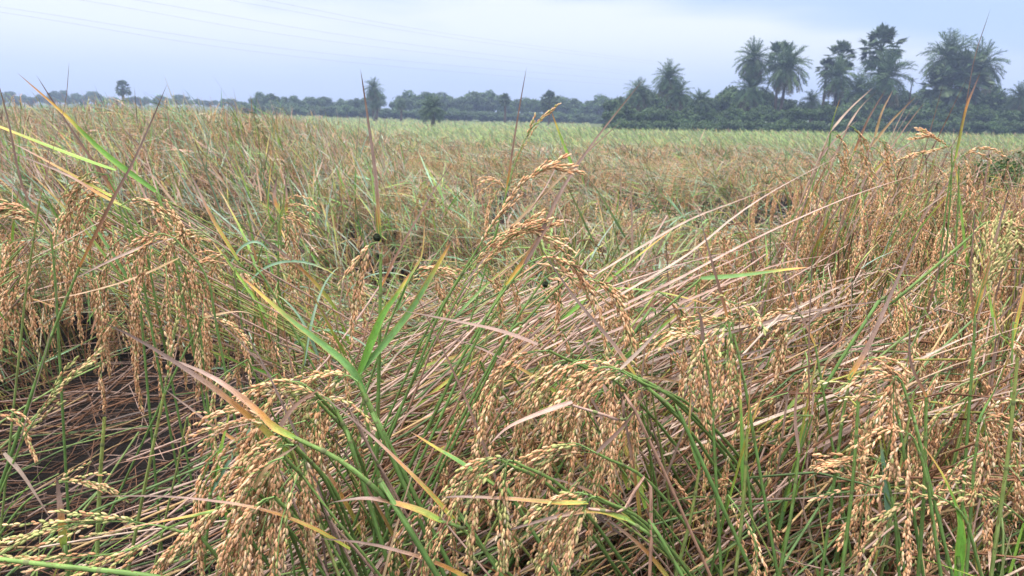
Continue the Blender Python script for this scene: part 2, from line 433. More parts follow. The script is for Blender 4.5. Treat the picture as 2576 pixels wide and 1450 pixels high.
def pp(lst, y=None):
    """list of (u,v[,y]) -> world points"""
    out = []
    for q in lst:
        yy = q[2] if len(q) > 2 else y
        out.append(P(q[0], q[1], yy))
    return out
HS = [0]
def hero(label, y, stem, pan=None, leaves=(), group=None, **kw):
    HS[0] += 1
    lv = [(pp(a, y), b, c) for a, b, c in leaves]
    sm = kw.pop('smut', None)
    if sm is not None: sm = [(P(a, b, y - .012), c, d) for a, b, c, d in sm]
    return stalk(label, group, pp(stem, y), None if pan is None else pp(pan, y), lv, seed=HS[0], smut=sm, **kw)

# ---- left clump
hero('rice stalk with the broad green blade crossing to the upper left over the left clump', 1.5,
     [(470, 800), (430, 600), (392, 482)], [(392, 482), (440, 530), (478, 640), (490, 760)],
     [([(392, 482), (283, 403), (207, 333), (160, 286), (45, 185)], .0064, 'green'), ([(390, 477), (333, 393), (283, 316), (237, 213)], .005, 'half')], tone=.5)
hero('rice stalk with a long dark thin leaf tip reaching the sky above the left clump', 1.52,
     [(400, 800), (360, 600), (300, 500)], [(300, 500), (250, 470), (200, 540), (185, 680)],
     [([(300, 500), (230, 400), (153, 286), (92, 190)], .0035, 'dark')])
hero('rice stalk with a green blade running to the left edge above the left clump', 1.45,
     [(380, 820), (340, 600), (270, 440)], [(270, 440), (215, 440), (168, 530), (158, 640)],
     [([(290, 430), (247, 416), (133, 373), (0, 320), (-40, 305)], .0065, 'green'), ([(280, 495), (167, 433), (60, 375), (-10, 342)], .004, 'half')])
hero('rice stalk with grey and orange leaf reaching the left edge low over the left clump', 1.42,
     [(360, 850), (345, 680), (300, 520)], [(300, 520), (350, 500), (410, 560), (440, 690)],
     [([(330, 530), (250, 490), (167, 440), (0, 372)], .0045, 'half'), ([(250, 560), (160, 610), (60, 660), (-20, 690)], .003, 'dry')])
hero('tall thin stalk with a grey spear leaf standing against the sky at far left', 1.25,
     [(40, 972), (67, 722), (100, 505)], [(100, 560), (70, 530), (20, 520), (-30, 545)],
     [([(100, 505), (133, 380), (165, 260), (174, 156)], .0028, 'dark')], srad=.0018, skind='yel', nb=8)
hero('long leaning green stalk whose grey leaf tip rises over the left clump to the sky', 1.2,
     [(87, 971), (133, 838), (200, 672)], None,
     [([(200, 672), (283, 505), (333, 413), (380, 310), (420, 213)], .0032, 'dark')], srad=.0026)
hero('rice stalk with brown hooked panicle at the left edge', 1.3,
     [(150, 900), (140, 720), (128, 590)], [(128, 590), (95, 545), (40, 520), (-20, 535)],
     [([(128, 590), (60, 480), (12, 110), (14, 90)][:2] + [(20, 300), (-10, 190)], .0025, 'dark')], tone=.8)
hero('rice stalk with a drooping brown panicle beside the dark hollow under the left clump', 1.4,
     [(520, 1000), (500, 820), (450, 650)], [(450, 650), (480, 720), (500, 860), (520, 980)], [([(450, 650), (340, 700), (200, 740), (60, 765)], .003, 'dry')], tone=.9)
hero('rice stalk with a pale pink leaf laid across the left clump', 1.35,
     [(560, 900), (520, 700), (440, 600)], [(440, 600), (400, 590), (360, 640), (350, 780)],
     [([(440, 600), (380, 615), (280, 655), (160, 715)], .0045, 'dry')])
hero('rice stalk with green drooping panicle right of the left clump', 1.5,
     [(700, 760), (620, 680), (560, 622)], [(560, 622), (510, 585), (460, 585), (420, 640)], [([(600, 655), (540, 560), (500, 480), (470, 420)], .004, 'half')], green=.9, tone=.3)
hero('rice stalk with a golden arching panicle over the dark hollow', 1.4,
     [(430, 960), (470, 880), (510, 800)], [(510, 800), (560, 800), (610, 850), (620, 930)], [([(510, 800), (600, 785), (660, 800)], .004, 'dry')], green=.5)
# ---- second clump
hero('rice stalk with yellow spear leaf and hanging panicle left of the tall upright stalk', 1.7,
     [(640, 800), (650, 650), (690, 560)], [(690, 560), (715, 545), (745, 620), (755, 740)],
     [([(690, 560), (675, 520), (683, 400)], .0045, 'green')], tone=.7)
hero('rice stalk with hanging brown panicle and short orange leaf tip left of centre', 1.68,
     [(700, 850), (700, 650), (702, 560)], [(702, 545), (715, 530), (728, 640), (730, 770)],
     [([(705, 540), (690, 500), (697, 440)], .006, 'half'), ([(720, 540), (722, 500), (716, 440)], .004, 'half')], tone=.9)
hero('rice stalk with bent blue green leaf left of centre', 1.55,
     [(620, 900), (600, 760), (590, 680)], [(590, 680), (560, 640), (530, 680), (520, 760)],
     [([(583, 660), (610, 622), (650, 610), (697, 650)], .005, 'blue')])
# ---- tall upright stalk
hero('tall upright green stalk with brown spear leaf against the sky and sooty smut ball', 1.15,
     [(950, 1060), (955, 860), (958, 640)], [(950, 610), (925, 625), (895, 720), (880, 850)],
     [([(956, 610), (945, 450), (925, 300), (907, 175)], .0036, 'spear'), ([(956, 600), (950, 560), (944, 520)], .004, 'green')],
     srad=.0032, smut=[(948, 598, .0062, True)], nb=9, blen=.085, spread=.22)
hero('grey brown spear leaf standing against the far trees right of centre', 2.3,
     [(1230, 680), (1255, 560), (1272, 490)], [(1272, 490), (1265, 470), (1235, 500), (1225, 560)],
     [([(1272, 490), (1290, 370), (1308, 260), (1325, 168)], .0048, 'spear')])
# ---- green pair of blades
hero('stalk with wide green blade orange at its tip rising right of the tall upright stalk', 1.12,
     [(960, 1230), (930, 1100), (905, 940)], None, [([(905, 940), (958, 805), (1000, 740), (1035, 682)], .0075, 'green'), ([(905, 940), (1018, 805), (1092, 683), (1140, 600)], .0075, 'green')], srad=.003)
hero('green stalk with broad green and orange blade falling from the upper left at centre', 1.02,
     [(1000, 1160), (960, 1080), (918, 990)], None,
     [([(918, 990), (880, 925), (800, 858), (730, 805), (650, 735), (600, 690)], .0062, 'green')], srad=.0032)
hero('green stalk beside the broad fallen blade at centre', 1.0, [(985, 1150), (945, 1060), (900, 960)], [(900, 960), (870, 945), (840, 980), (815, 1060)], (), srad=.003, green=.8)
hero('green stalk in front of the broad fallen blade, bearing a small green panicle', .97, [(905, 1190), (880, 1110), (845, 1030)], [(845, 1030), (820, 1000), (780, 1010), (760, 1080)], (), srad=.003, green=.8)
# ---- bent leaf foreground
hero('thick green stalk bent over with a long grey leaf orange at its base, bottom centre', .86,
     [(1010, 1300), (980, 1262), (860, 1162), (742, 1102)], [(742, 1102), (715, 1105), (680, 1180), (655, 1330), (640, 1440)],
     [([(742, 1102), (690, 1075), (650, 1035), (560, 965), (470, 920), (385, 895)], .0052, 'half')], srad=.0034, nb=14, ng=17)
# ---- big foreground panicles bottom centre
for i, (nx, ny, pts, y) in enumerate([
        (790, 985, [(790, 985), (745, 960), (695, 985), (660, 1060)], .95),
        (700, 1085, [(700, 1085), (670, 1060), (640, 1100), (610, 1230)], .88),
        (740, 1120, [(740, 1120), (710, 1130), (690, 1240), (690, 1400)], .84),
        (760, 1140, [(760, 1140), (765, 1160), (770, 1260), (785, 1400)], .86),
        (715, 1150, [(715, 1150), (660, 1180), (600, 1300), (560, 1420)], .82),
        (640, 1230, [(640, 1230), (560, 1270), (460, 1350), (380, 1440)], .83),
        (690, 1250, [(690, 1250), (650, 1270), (620, 1370), (600, 1480)], .80),
        (800, 1010, [(800, 1010), (800, 1020), (790, 1100), (775, 1210)], .93)]):
    hero(['rice stalk whose panicle arches to the left at the top of the bottom centre bunch', 'rice stalk with upper left hanging panicle of the bottom centre bunch',
          'rice stalk with the long middle panicle of the bottom centre bunch', 'rice stalk with the right hand panicle of the bottom centre bunch',
          'rice stalk whose panicle fans down to the left in the bottom centre bunch', 'rice stalk with the lowest panicle sweeping to the bottom edge left of centre',
          'rice stalk with the frontmost panicle of the bottom centre bunch', 'rice stalk with the rear right panicle of the bottom centre bunch'][i], y,
         [(nx + 170, ny + 330, y + .2), (nx + 90, ny + 110, y + .08), (nx, ny, y)], [(a, b, y) for a, b in pts],
         [([(nx, ny), (nx + 40, ny - 60), (nx + 110, ny - 110)], .004, 'dry')] if i in (1, 5) else (), srad=.0028, green=[.5, .1, .15, .3, .3, .35, .05, .4][i], tone=[.2, .5, .1, .3, .2, .4, .3, .5][i], nb=14, ng=17, blen=.105, group='bottom centre bunch of panicles')
# ---- bottom left
hero('rice stalk lying with a long green gold panicle along the bottom left corner', .86, [(560, 1420), (480, 1350), (400, 1323)], [(400, 1323), (300, 1312), (150, 1325), (-30, 1372)], (), green=.8, drb=.08, spread=.16, blen=.12)
hero('rice stalk lying with pale panicle sweeping to the lower left corner', .84, [(640, 1370), (540, 1290), (420, 1330)], [(420, 1330), (320, 1385), (150, 1405), (-40, 1400)],
     [([(620, 1270), (480, 1300), (300, 1335), (60, 1400)], .0042, 'half')], green=.6, drb=.08, spread=.16, blen=.12)
hero('thick green stalk lying across the bottom left corner', .8, [(520, 1475), (340, 1445), (150, 1425), (-60, 1400)], None, (), srad=.0034, root=P(700, 1520, .85))
hero('slim stalk with a horizontal green panicle above the bottom left corner', 1.15, [(-40, 1400), (54, 1275), (110, 1232)], [(110, 1232), (150, 1215), (200, 1212), (250, 1230)], (), green=.6, drb=.08, spread=.12, nb=6)
hero('cut brown topped stub standing in the dark hollow at lower left', 1.25, [(246, 1345), (252, 1200), (263, 1050)], None, (), srad=.0036, skind='yel')
hero('upright stalk with a small erect yellow green panicle in front of the dark hollow', 1.05, [(323, 1432), (365, 1220), (413, 990)], [(413, 990), (430, 900), (443, 822), (457, 735)],
     [([(425, 960), (445, 880), (463, 760)], .0022, 'dry')], srad=.0026, skind='yel', green=.9, drb=.0, spread=.16, blen=.05, nb=8, ng=6)
hero('slim stalk beside the upright green panicle at lower left', 1.1, [(415, 1310), (445, 1180), (468, 1060)], [(468, 1060), (472, 1050), (474, 1080), (470, 1100)], (), srad=.0016, skind='yel', nb=3, ng=4, blen=.03)
hero('short broad green and orange leaf stub in the bottom left', 1.0, [(170, 1440), (166, 1400), (160, 1370)], None, [([(160, 1375), (152, 1290), (142, 1196)], .0068, 'half')], srad=.003)
hero('slanting stalk with grey dry leaf at the lower left edge', 1.1, [(-60, 1500), (-20, 1300), (60, 1100)], [(60, 1100), (110, 1020), (150, 970), (190, 940)], [([(10, 1140), (60, 1200), (130, 1310)], .004, 'dry'), ([(30, 1180), (90, 980), (125, 850), (150, 700)], .003, 'dry')], green=.7, drb=.03, spread=.2, nb=7)
hero('stalk with drooping stringy panicle at the lower left edge', 1.15, [(-90, 1300), (-50, 1130), (-10, 1040)], [(-10, 1040), (30, 1035), (65, 1090), (90, 1160)], (), nb=5, blen=.05)
hero('rice stalk with a broad green leaf standing left of the bottom centre bunch', 1.1, [(520, 1340), (530, 1240), (545, 1160)], None, [([(540, 1210), (565, 1100), (592, 980)], .0072, 'green'), ([(530, 1240), (600, 1120), (660, 1040)], .005, 'blue')], srad=.003)
hero('pale dry blade arching across the dark hollow from the bottom centre bunch', .95, [(760, 1200), (720, 1090), (660, 1060)], None, [([(660, 1060), (560, 1085), (430, 1135), (280, 1170)], .0038, 'dry')], skind='dry')
# ---- centre leaning bundle
hero('green stalk leaning right with a very long leaf tip above the horizon', 1.2,
     [(1085, 1060), (1159, 905), (1272, 718)], None,
     [([(1272, 718), (1352, 605), (1405, 493), (1492, 360), (1622, 196)], .0042, 'spear')], srad=.003)
hero('leaning stalk with a thin pale forked leaf beside the very long leaf right of centre', 1.3,
     [(1020, 1050), (1100, 850), (1190, 700)], None, [([(1190, 700), (1300, 560), (1440, 420), (1562, 306)], .0036, 'dry'), ([(1180, 710), (1290, 580), (1380, 460), (1430, 330)], .003, 'dry')], srad=.0022, skind='dry')
hero('leaning stalk with a stout golden panicle pointing right at centre', 1.12,
     [(1020, 1000), (1110, 780), (1205, 620)], [(1205, 620), (1262, 530), (1325, 453), (1385, 422), (1440, 438)], (), tone=.1, green=.05, drb=.02, spread=.09, blen=.06, nb=9, srad=.0024)
hero('stalk with a thin erect panicle standing above the field right of centre', 1.7,
     [(1220, 680), (1265, 520), (1290, 425)], [(1290, 425), (1320, 352), (1350, 310), (1392, 280)], [([(1440, 420), (1412, 350), (1386, 278)], .0045, 'green')], drb=.0, spread=.12, blen=.06, nb=7, ng=9, green=.5)
hero('leaning stalk with a full panicle arching right under the stout golden one', 1.2,
     [(990, 1020), (1080, 820), (1165, 690)], [(1165, 690), (1235, 610), (1320, 575), (1400, 625)], (), tone=.2, drb=.06, spread=.2)
hero('leaning stalk with golden green panicle in the middle of the centre bundle', 1.22,
     [(980, 1080), (1090, 860), (1170, 720)], [(1170, 720), (1240, 640), (1300, 590), (1380, 580)], (), tone=.2, drb=.05, spread=.2, green=.3)
hero('stalk whose long panicle arches over and hangs straight down right of centre', 1.05,
     [(1150, 960), (1230, 790), (1318, 668)], [(1318, 668), (1392, 643), (1470, 700), (1512, 800), (1528, 900)], [([(1318, 668), (1360, 600), (1400, 540)], .003, 'dry')], blen=.08, smut=[(1372, 716, .0042, True)])
hero('stalk whose long panicle hangs down just right of the first long arching one', 1.07,
     [(1200, 980), (1330, 800), (1430, 700)], [(1430, 700), (1510, 710), (1570, 780), (1592, 900)], (), blen=.08, green=.4)
hero('stalk with a small hanging panicle left of the long arching panicles', 1.15, [(1200, 1000), (1290, 820), (1370, 700)], [(1370, 700), (1400, 690), (1405, 760), (1400, 820)], (), nb=6, blen=.06)
hero('bent stalk with long dark dry leaf slanting down to the right at centre', .98,
     [(1760, 1150), (1700, 1040), (1640, 985), (1595, 945)], None, [([(1600, 948), (1542, 865), (1442, 745), (1352, 612)], .0034, 'spear')], srad=.0028)
hero('stalk with the small brown panicle and orange leaf left of the centre bundle', 1.25,
     [(930, 960), (985, 800), (1020, 720)], [(1020, 720), (1050, 680), (1085, 690), (1120, 770)], [([(1000, 780), (1030, 700), (1062, 640), (1069, 530)], .003, 'green')], tone=.6)
hero('leaning thin dry leaf left of the centre bundle reaching the mid field', 1.6, [(900, 900), (930, 800), (960, 720)], None, [([(960, 720), (1010, 620), (1080, 500), (1146, 394)], .0036, 'dark')], skind='dry')
# ---- centre foreground mass
FG = [(1380, 882, [(1380, 882), (1310, 895), (1240, 980), (1205, 1120)], 1.0, .3, 'rice stalk with the leftmost hanging panicle of the central foreground bunch'),
      (1500, 905, [(1500, 905), (1440, 915), (1400, 1000), (1370, 1130)], .98, .4, 'rice stalk with green stringed panicle in the middle of the central foreground bunch'),
      (1560, 930, [(1560, 930), (1500, 930), (1460, 1030), (1440, 1170)], .96, .2, 'rice stalk with the longest middle panicle of the central foreground bunch'),
      (1590, 950, [(1590, 950), (1550, 940), (1540, 1060), (1545, 1220)], .96, .1, 'rice stalk with the straight hanging panicle of the central foreground bunch'),
      (1620, 960, [(1620, 960), (1605, 950), (1600, 1060), (1585, 1190)], 1.0, .5, 'rice stalk with the right hand panicle of the central foreground bunch'),
      (1440, 905, [(1440, 905), (1390, 920), (1330, 1010), (1290, 1120)], 1.03, .6, 'rice stalk with the rear left panicle of the central foreground bunch'),
      (1260, 1158, [(1260, 1158), (1220, 1165), (1195, 1270), (1185, 1420)], .86, .5, 'rice stalk with the lower left hanging panicle below the central foreground bunch'),
      (1290, 1160, [(1290, 1160), (1275, 1170), (1262, 1290), (1265, 1440)], .84, .6, 'rice stalk with the long straight panicle reaching the bottom edge at centre'),
      (1500, 1140, [(1500, 1140), (1440, 1115), (1390, 1150), (1350, 1260)], .9, .4, 'rice stalk whose small panicle arches left below the central foreground bunch'),
      (1480, 1245, [(1480, 1245), (1440, 1245), (1390, 1330), (1350, 1440)], .85, .7, 'rice stalk with the lowest right panicle below the central foreground bunch'),
      (1500, 1250, [(1500, 1250), (1480, 1260), (1445, 1340), (1420, 1460)], .84, .3, 'rice stalk with panicle reaching the bottom edge right of centre')]
for i, (nx, ny, pts, y, gr, lb) in enumerate(FG):
    hero(lb, y, [(nx + 330, ny + 330, y + .25), (nx + 150, ny + 90, y + .08), (nx, ny, y)], pts,
         [([(1352, 868), (1270, 838), (1192, 818), (1012, 782)], .005, 'dry')] if i == 0 else ([([(nx, ny), (nx + 70, ny - 70), (nx + 120, ny - 140)], .003, 'dry')] if i in (2, 8) else ()),
         srad=.0026, green=gr, nb=14, ng=17, blen=.105, group='central foreground bunch of panicles')
hero('green leaf with pale tip slanting down in the lower centre', .92, [(1330, 1320), (1290, 1260), (1215, 1200)], None, [([(1215, 1205), (1150, 1160), (1100, 1130), (1030, 1085)], .0058, 'green')], srad=.0025)
hero('pale blade lying across the central foreground bunch', .9, [(1640, 1120), (1560, 1060), (1440, 1020)], None, [([(1440, 1012), (1360, 1040), (1280, 1075), (1230, 1120)], .0042, 'dry')], skind='dry')
hero('long grey and green blade arching along the bottom at centre right', .84, [(1700, 1420), (1640, 1350), (1570, 1305)], None, [([(1580, 1308), (1500, 1285), (1400, 1300), (1240, 1345)], .0045, 'half')], srad=.0024)
hero('long dry blade with orange middle lying low at the bottom centre', .86, [(1230, 1400), (1160, 1330), (1100, 1310)], None, [([(1110, 1312), (1040, 1280), (930, 1255), (830, 1265)], .0056, 'half')], srad=.0024)
hero('long narrow pale blade bowing across the bottom centre', .84, [(1640, 1300), (1560, 1290), (1480, 1280)], None, [([(1480, 1265), (1400, 1265), (1280, 1255), (1160, 1250), (1110, 1252)], .0036, 'half')], skind='dry')
# ---- long pale blades fanning right
G_ = [([(1500, 800), (1700, 705), (1917, 592), (2151, 490), (2331, 432)], .0030, 1.2, 1.9, 'longest pale dry blade sweeping up to the right toward the hummock'),
      ([(1460, 800), (1717, 650), (1851, 543), (1964, 470), (2124, 386)], .0030, 1.3, 2.0, 'pale dry blade of the fan ending just below the hummock'),
      ([(1500, 690), (1717, 562), (1850, 508), (1970, 463)], .0026, 1.3, 1.9, 'thin dry blade at the top of the fan right of centre'),
      ([(1400, 770), (1717, 665), (1950, 615), (2204, 588)], .0036, 1.2, 1.7, 'pale dry blade of the fan lying almost level to the right'),
      ([(1480, 860), (1720, 760), (1950, 668), (2100, 640)], .0030, 1.2, 1.6, 'lower thin blade of the fan right of centre'),
      ([(1400, 830), (1600, 720), (1800, 640), (2030, 612)], .0030, 1.25, 1.7, 'thin blade in the middle of the fan right of centre')]
for pts, wd, y0, y1, lb in G_:
    n_ = len(pts); q = [(a, b, y0 + (y1 - y0) * i / (n_ - 1)) for i, (a, b) in enumerate(pts)]
    hero(lb, y0, [(pts[0][0] - 260, pts[0][1] + 260, y0 - .05), (pts[0][0] - 100, pts[0][1] + 80, y0), q[0]], None, [(q, wd, 'dry')], skind='dry', srad=.002)
hero('stalk with green orange pink blade pointing level to the right', 1.15, [(1560, 900), (1660, 790), (1764, 701)], None, [([(1764, 701), (1850, 695), (1967, 680), (2040, 672)], .0048, 'green')])
hero('dark spear leaf standing upright above the right foreground panicles', 1.1, [(1870, 1100), (1850, 920), (1831, 805)], [(1831, 830), (1815, 820), (1790, 880), (1790, 980)], [([(1831, 805), (1784, 638), (1754, 522)], .0034, 'dark')])
hero('stalk with yellow based dark leaf slanting between the right hand panicles', 1.2, [(2080, 1040), (2051, 872)], [(2020, 800), (2000, 790), (1975, 850), (1960, 940)], [([(2051, 872), (2001, 765), (1961, 648)], .0042, 'spear')])
hero('stalk with green stringed panicle shaped like a bell right of centre', 1.0, [(1900, 1120), (1870, 950), (1845, 840)], [(1845, 830), (1838, 815), (1830, 900), (1835, 1010)], (), green=.7, spread=.5, blen=.12)
hero('stalk with panicle hanging from the torn white leaf tip right of centre', 1.0, [(1800, 1180), (1790, 1000), (1770, 870)], [(1770, 870), (1762, 862), (1772, 960), (1785, 1060)], [([(1768, 880), (1768, 840), (1762, 795), (1752, 785)], .0035, 'dry')], green=.3)
# ---- right side heroes
hero('tall spear leaf rising highest into the sky at far right', 1.9, [(2360, 700), (2384, 490), (2400, 406)], [(2388, 372), (2362, 352), (2345, 345), (2322, 343)],
     [([(2400, 406), (2427, 276), (2451, 146), (2492, 22)], .0045, 'spear'), ([(2402, 400), (2427, 280), (2450, 220), (2467, 180)], .0055, 'half')], drb=.02, spread=.3, nb=6, blen=.06)
hero('golden panicle reaching left beside the tallest spear at far right', 1.9, [(2380, 640), (2392, 480), (2395, 372)], [(2395, 366), (2350, 375), (2310, 385), (2280, 398)], (), drb=.03, spread=.2, nb=6, blen=.06)
hero('pale bleached panicle hanging below the tallest spear at far right', 1.85, [(2400, 700), (2410, 520), (2412, 420)], [(2412, 405), (2425, 392), (2440, 440), (2445, 510)], (), green=.0, tone=0, nb=8)
hero('stalk with big golden panicle arching over to the right in the right foreground', 1.02, [(2100, 1200), (2120, 1050), (2140, 945)], [(2140, 945), (2184, 900), (2234, 920), (2262, 1000), (2275, 1080)], [([(2134, 955), (2184, 872), (2250, 722), (2324, 562)], .0045, 'spear')], tone=.0, green=.05, spread=.16, blen=.07, nb=11)
hero('long hanging golden panicle in the middle of the right foreground', .95, [(2330, 1180), (2300, 1060), (2268, 960)], [(2268, 960), (2250, 955), (2248, 1080), (2255, 1230)], (), tone=0, green=.05, spread=.12, blen=.08)
hero('long golden panicle hanging to the bottom edge at right', .92, [(2360, 1400), (2330, 1200), (2300, 1105)], [(2300, 1105), (2283, 1100), (2282, 1250), (2288, 1400), (2285, 1440)], (), tone=0, green=.05, spread=.12, blen=.09, nb=12)
hero('green gold panicle arching down to the left near the bottom right', .95, [(2470, 1450), (2430, 1310), (2387, 1263)], [(2387, 1263), (2333, 1243), (2268, 1275), (2218, 1340), (2183, 1427)], (), green=.6, drb=.1, spread=.14, nb=8)
hero('green gold panicle arching left from the right edge near the bottom', 1.0, [(2640, 1420), (2600, 1340), (2560, 1296)], [(2560, 1296), (2510, 1258), (2450, 1250), (2400, 1262)], (), green=.6, drb=.05, spread=.14, nb=6)
hero('stringy panicle arching left above the green leaf stub in the right foreground', 1.0, [(2280, 1180), (2262, 1070), (2248, 1020)], [(2248, 1020), (2205, 1000), (2180, 1060), (2168, 1137)], (), green=.5, drb=.1, spread=.18, nb=6)
hero('panicle held out level to the left in the right foreground', 1.0, [(2260, 1350), (2240, 1240), (2222, 1170)], [(2222, 1165), (2180, 1150), (2130, 1160), (2085, 1172)], [([(2233, 1310), (2225, 1200), (2213, 1100)], .0062, 'blue')], drb=.03, spread=.3, nb=6, blen=.07)
hero('panicle falling to lower left under the level one in the right foreground', 1.0, [(2260, 1420), (2250, 1300), (2225, 1240)], [(2225, 1240), (2195, 1225), (2160, 1270), (2120, 1330)], (), drb=.1, spread=.2, nb=7)
hero('broad bright green leaf standing at the bottom right edge', .95, [(2420, 1520), (2415, 1450), (2410, 1400)], None, [([(2410, 1480), (2416, 1330), (2377, 1210), (2317, 1113)], .0075, 'green')], srad=.003)
hero('stalk with bright green leaf over a hanging pale panicle at the right edge', 1.0, [(2440, 1320), (2450, 1180), (2463, 1070)], [(2463, 1063), (2475, 1060), (2478, 1140), (2440, 1250)], [([(2463, 1063), (2510, 970), (2545, 880)], .0068, 'green')], green=.1)
hero('leaning dark green stem crossing the right hand panicles', 1.25, [(2150, 850), (2234, 772), (2340, 682), (2434, 602)], [(2434, 602), (2480, 560), (2530, 570), (2570, 620)], (), srad=.0026, green=.8)
hero('bushy upright green panicle with yellow leaf near the right edge', 1.15, [(2440, 1000), (2450, 860), (2452, 790)], [(2452, 790), (2470, 720), (2490, 660), (2500, 620)], [([(2452, 790), (2480, 690), (2515, 560), (2540, 470)], .004, 'half'), ([(2450, 800), (2440, 700), (2450, 560), (2452, 480)], .003, 'dark')], green=1.4, tone=.9, drb=.0, spread=.35)
for i, (a, b) in enumerate([((2120, 1430), (2160, 1000)), ((1850, 1450), (1880, 1080)), ((1960, 1450), (2010, 1140)), ((1700, 1450), (1760, 1180)), ((2310, 1450), (2330, 1000)), ((2500, 1400), (2560, 900))]):
    hero(['upright green stem leaning right in the right foreground', 'upright green stem below the bell shaped panicle', 'green stem with a dry leaf at the bottom right of centre', 'stout green stem leaning in the lower centre right',
          'slim green stem behind the long golden panicle at right', 'green stem near the right edge in the lower foreground'][i], .98, [a, ((a[0] + b[0]) / 2 + 5, (a[1] + b[1]) / 2), b], None,
         [([b, (b[0] + 20 - 15 * i, b[1] - 90), (b[0] + 40 - 20 * i, b[1] - 200)], .003, ['dry', 'half', 'dry', 'green', 'dark', 'green'][i])], srad=.0026, skind='yel' if i % 2 else 'green')
# ---- hummock spears
for i, (a, b, kd) in enumerate([((2134, 316), (2211, 223), 'dry'), ((2200, 345), (2247, 226), 'dry'), ((2190, 370), (2307, 240), 'dry'), ((2090, 330), (2196, 221), 'dry'),
                                ((2084, 373), (2114, 246), 'green'), ((2150, 380), (2228, 225), 'dark'), ((2060, 400), (2160, 300), 'dry')]):
    hero(['leftmost long pale dry spear leaf crossing the palms above the hummock', 'pale dry spear leaf third along above the hummock', 'rightmost pale dry spear leaf slanting above the hummock', 'pale dry spear leaf fanning left above the hummock',
          'green and orange spear leaf at the left of the hummock', 'steep dark spear leaf in the middle of the hummock', 'low dry leaf at the left foot of the hummock'][i], 2.2,
         [(a[0] - 120, a[1] + 330), (a[0] - 50, a[1] + 120), a], [a, (a[0] + 20, a[1] + 10), (a[0] + 35, a[1] + 50), (a[0] + 40, a[1] + 110)], [([a, ((a[0] + b[0]) / 2 - 6, (a[1] + b[1]) / 2), b], .0042, kd)], skind='dry' if kd == 'dry' else 'green', nb=7)
print('heroes', exec_count)

# ================================================================== remaining individual stalks, zone by zone
def zone(label, group, u0, u1, v0, v1, y0, y1, n, root, az_=None, kinds=('dry', 'green', 'half'), nleaf=(1, 2), green=.2, droop=(.30, .60), lup=0.5, ulean=0.0, skind=('green', 'yel', 'dry'), tone=None, seed=0):
    r = np.random.default_rng(500 + seed)
    for i in range(n):
        for _t in range(30):
            u = r.uniform(u0, u1); v = r.uniform(v0, v1)
            f = np.clip((v - v0) / (v1 - v0) + r.normal(0, .2), 0, 1); y = y1 + (y0 - y1) * f
            nk = P(u, v, y)
            if 0.25 < nk[2] < 1.3: break
        rx, ry = root
        rt = np.array([nk[0] + rx + r.normal(0, .10), nk[1] + ry + r.normal(0, .08), 0.0]); rt[2] = ground(rt[0], rt[1])
        mid = rt * .45 + nk * .55 + np.array([(rt[0] - nk[0]) * .15, (rt[1] - nk[1]) * .15, .04])
        a = r.uniform(0, 2 * np.pi) if az_ is None else math.radians(r.normal(az_[0], az_[1]))
        up = r.uniform(-.2, .7)
        d0 = nrm(np.array([math.cos(a), math.sin(a) * .7, up]))
        ax = chain(nk[None], d0, r.uniform(.17, .22), 13, r.uniform(*droop), .02, r=r)[0]
        lv = []
        for q in range(r.integers(nleaf[0], nleaf[1] + 1)):
            t = r.uniform(.55, .98); b = rt * (1 - t) ** 2 + 2 * t * (1 - t) * mid + t * t * nk
            sd = nrm(nk - mid); dl = nrm(sd + r.normal(0, .35, 3) + np.array([ulean, 0, lup]))
            kd = kinds[r.integers(0, len(kinds))]
            lq = chain(b[None], dl, r.uniform(.20, .36), 8, r.uniform(-.01, .10) if kd != 'blue' else .2, .015, r=r)[0]
            lv.append((lq, r.uniform(.0016, .0032) if kd in ('dry', 'dark') else r.uniform(.003, .0058), kd))
        stalk(label, group, [mid, nk], list(ax[::4]) + [ax[-1]], lv, srad=r.uniform(.0016, .0024), skind=skind[r.integers(0, len(skind))],
              tone=tone, seed=5000 + seed * 100 + i, green=green, nb=int(r.integers(8, 12)), root=rt, blen=r.uniform(.075, .1), spread=r.uniform(.10, .24))

zone('rice stalk with brown drooping panicle massed in the heavy clump at left', 'rice stalks of the heavy left clump', 150, 500, 480, 690, 1.5, 1.8, 32, (.75, .35), None, ('dry', 'green', 'blue', 'green'), (0, 1), tone=.8, seed=1, skind=('yel', 'dry'), green=.05)
zone('rice stalk with long brown panicle hanging over the dark hollow', 'rice stalks hanging over the dark hollow', 260, 550, 640, 790, 1.5, 1.75, 14, (.8, .3), None, ('dry', 'green'), (0, 1), tone=.9, seed=14, skind=('yel', 'dry'), green=.05, droop=(.4, .7))
zone('rice stalk with brown panicle hanging at the left edge beside the heavy clump', 'rice stalks at the left edge', -80, 130, 560, 820, 1.4, 1.8, 13, (-.7, .3), None, ('dry', 'dark', 'green'), (1, 1), tone=.6, seed=2, skind=('yel', 'dry'), green=.05)
zone('rice stalk with hanging brown panicle between the left clump and the tall upright stalk', 'rice stalks between left clump and upright stalk', 540, 900, 640, 860, 1.45, 1.9, 16, (.05, .1), None, ('dry', 'green', 'half', 'blue'), (1, 2), tone=.7, seed=3)
zone('rice stalk with panicle behind the bottom centre bunch', 'rice stalks behind the bottom centre bunch', 620, 900, 900, 1080, .98, 1.2, 9, (.2, .15), (180, 50), ('dry', 'half'), (0, 1), green=.4, seed=4)
zone('rice stalk with hanging panicle behind the central foreground bunch', 'rice stalks behind the central foreground bunch', 1200, 1700, 890, 1040, 1.02, 1.2, 18, (.25, .2), (185, 50), ('dry', 'half', 'dry'), (0, 1), green=.3, seed=5)
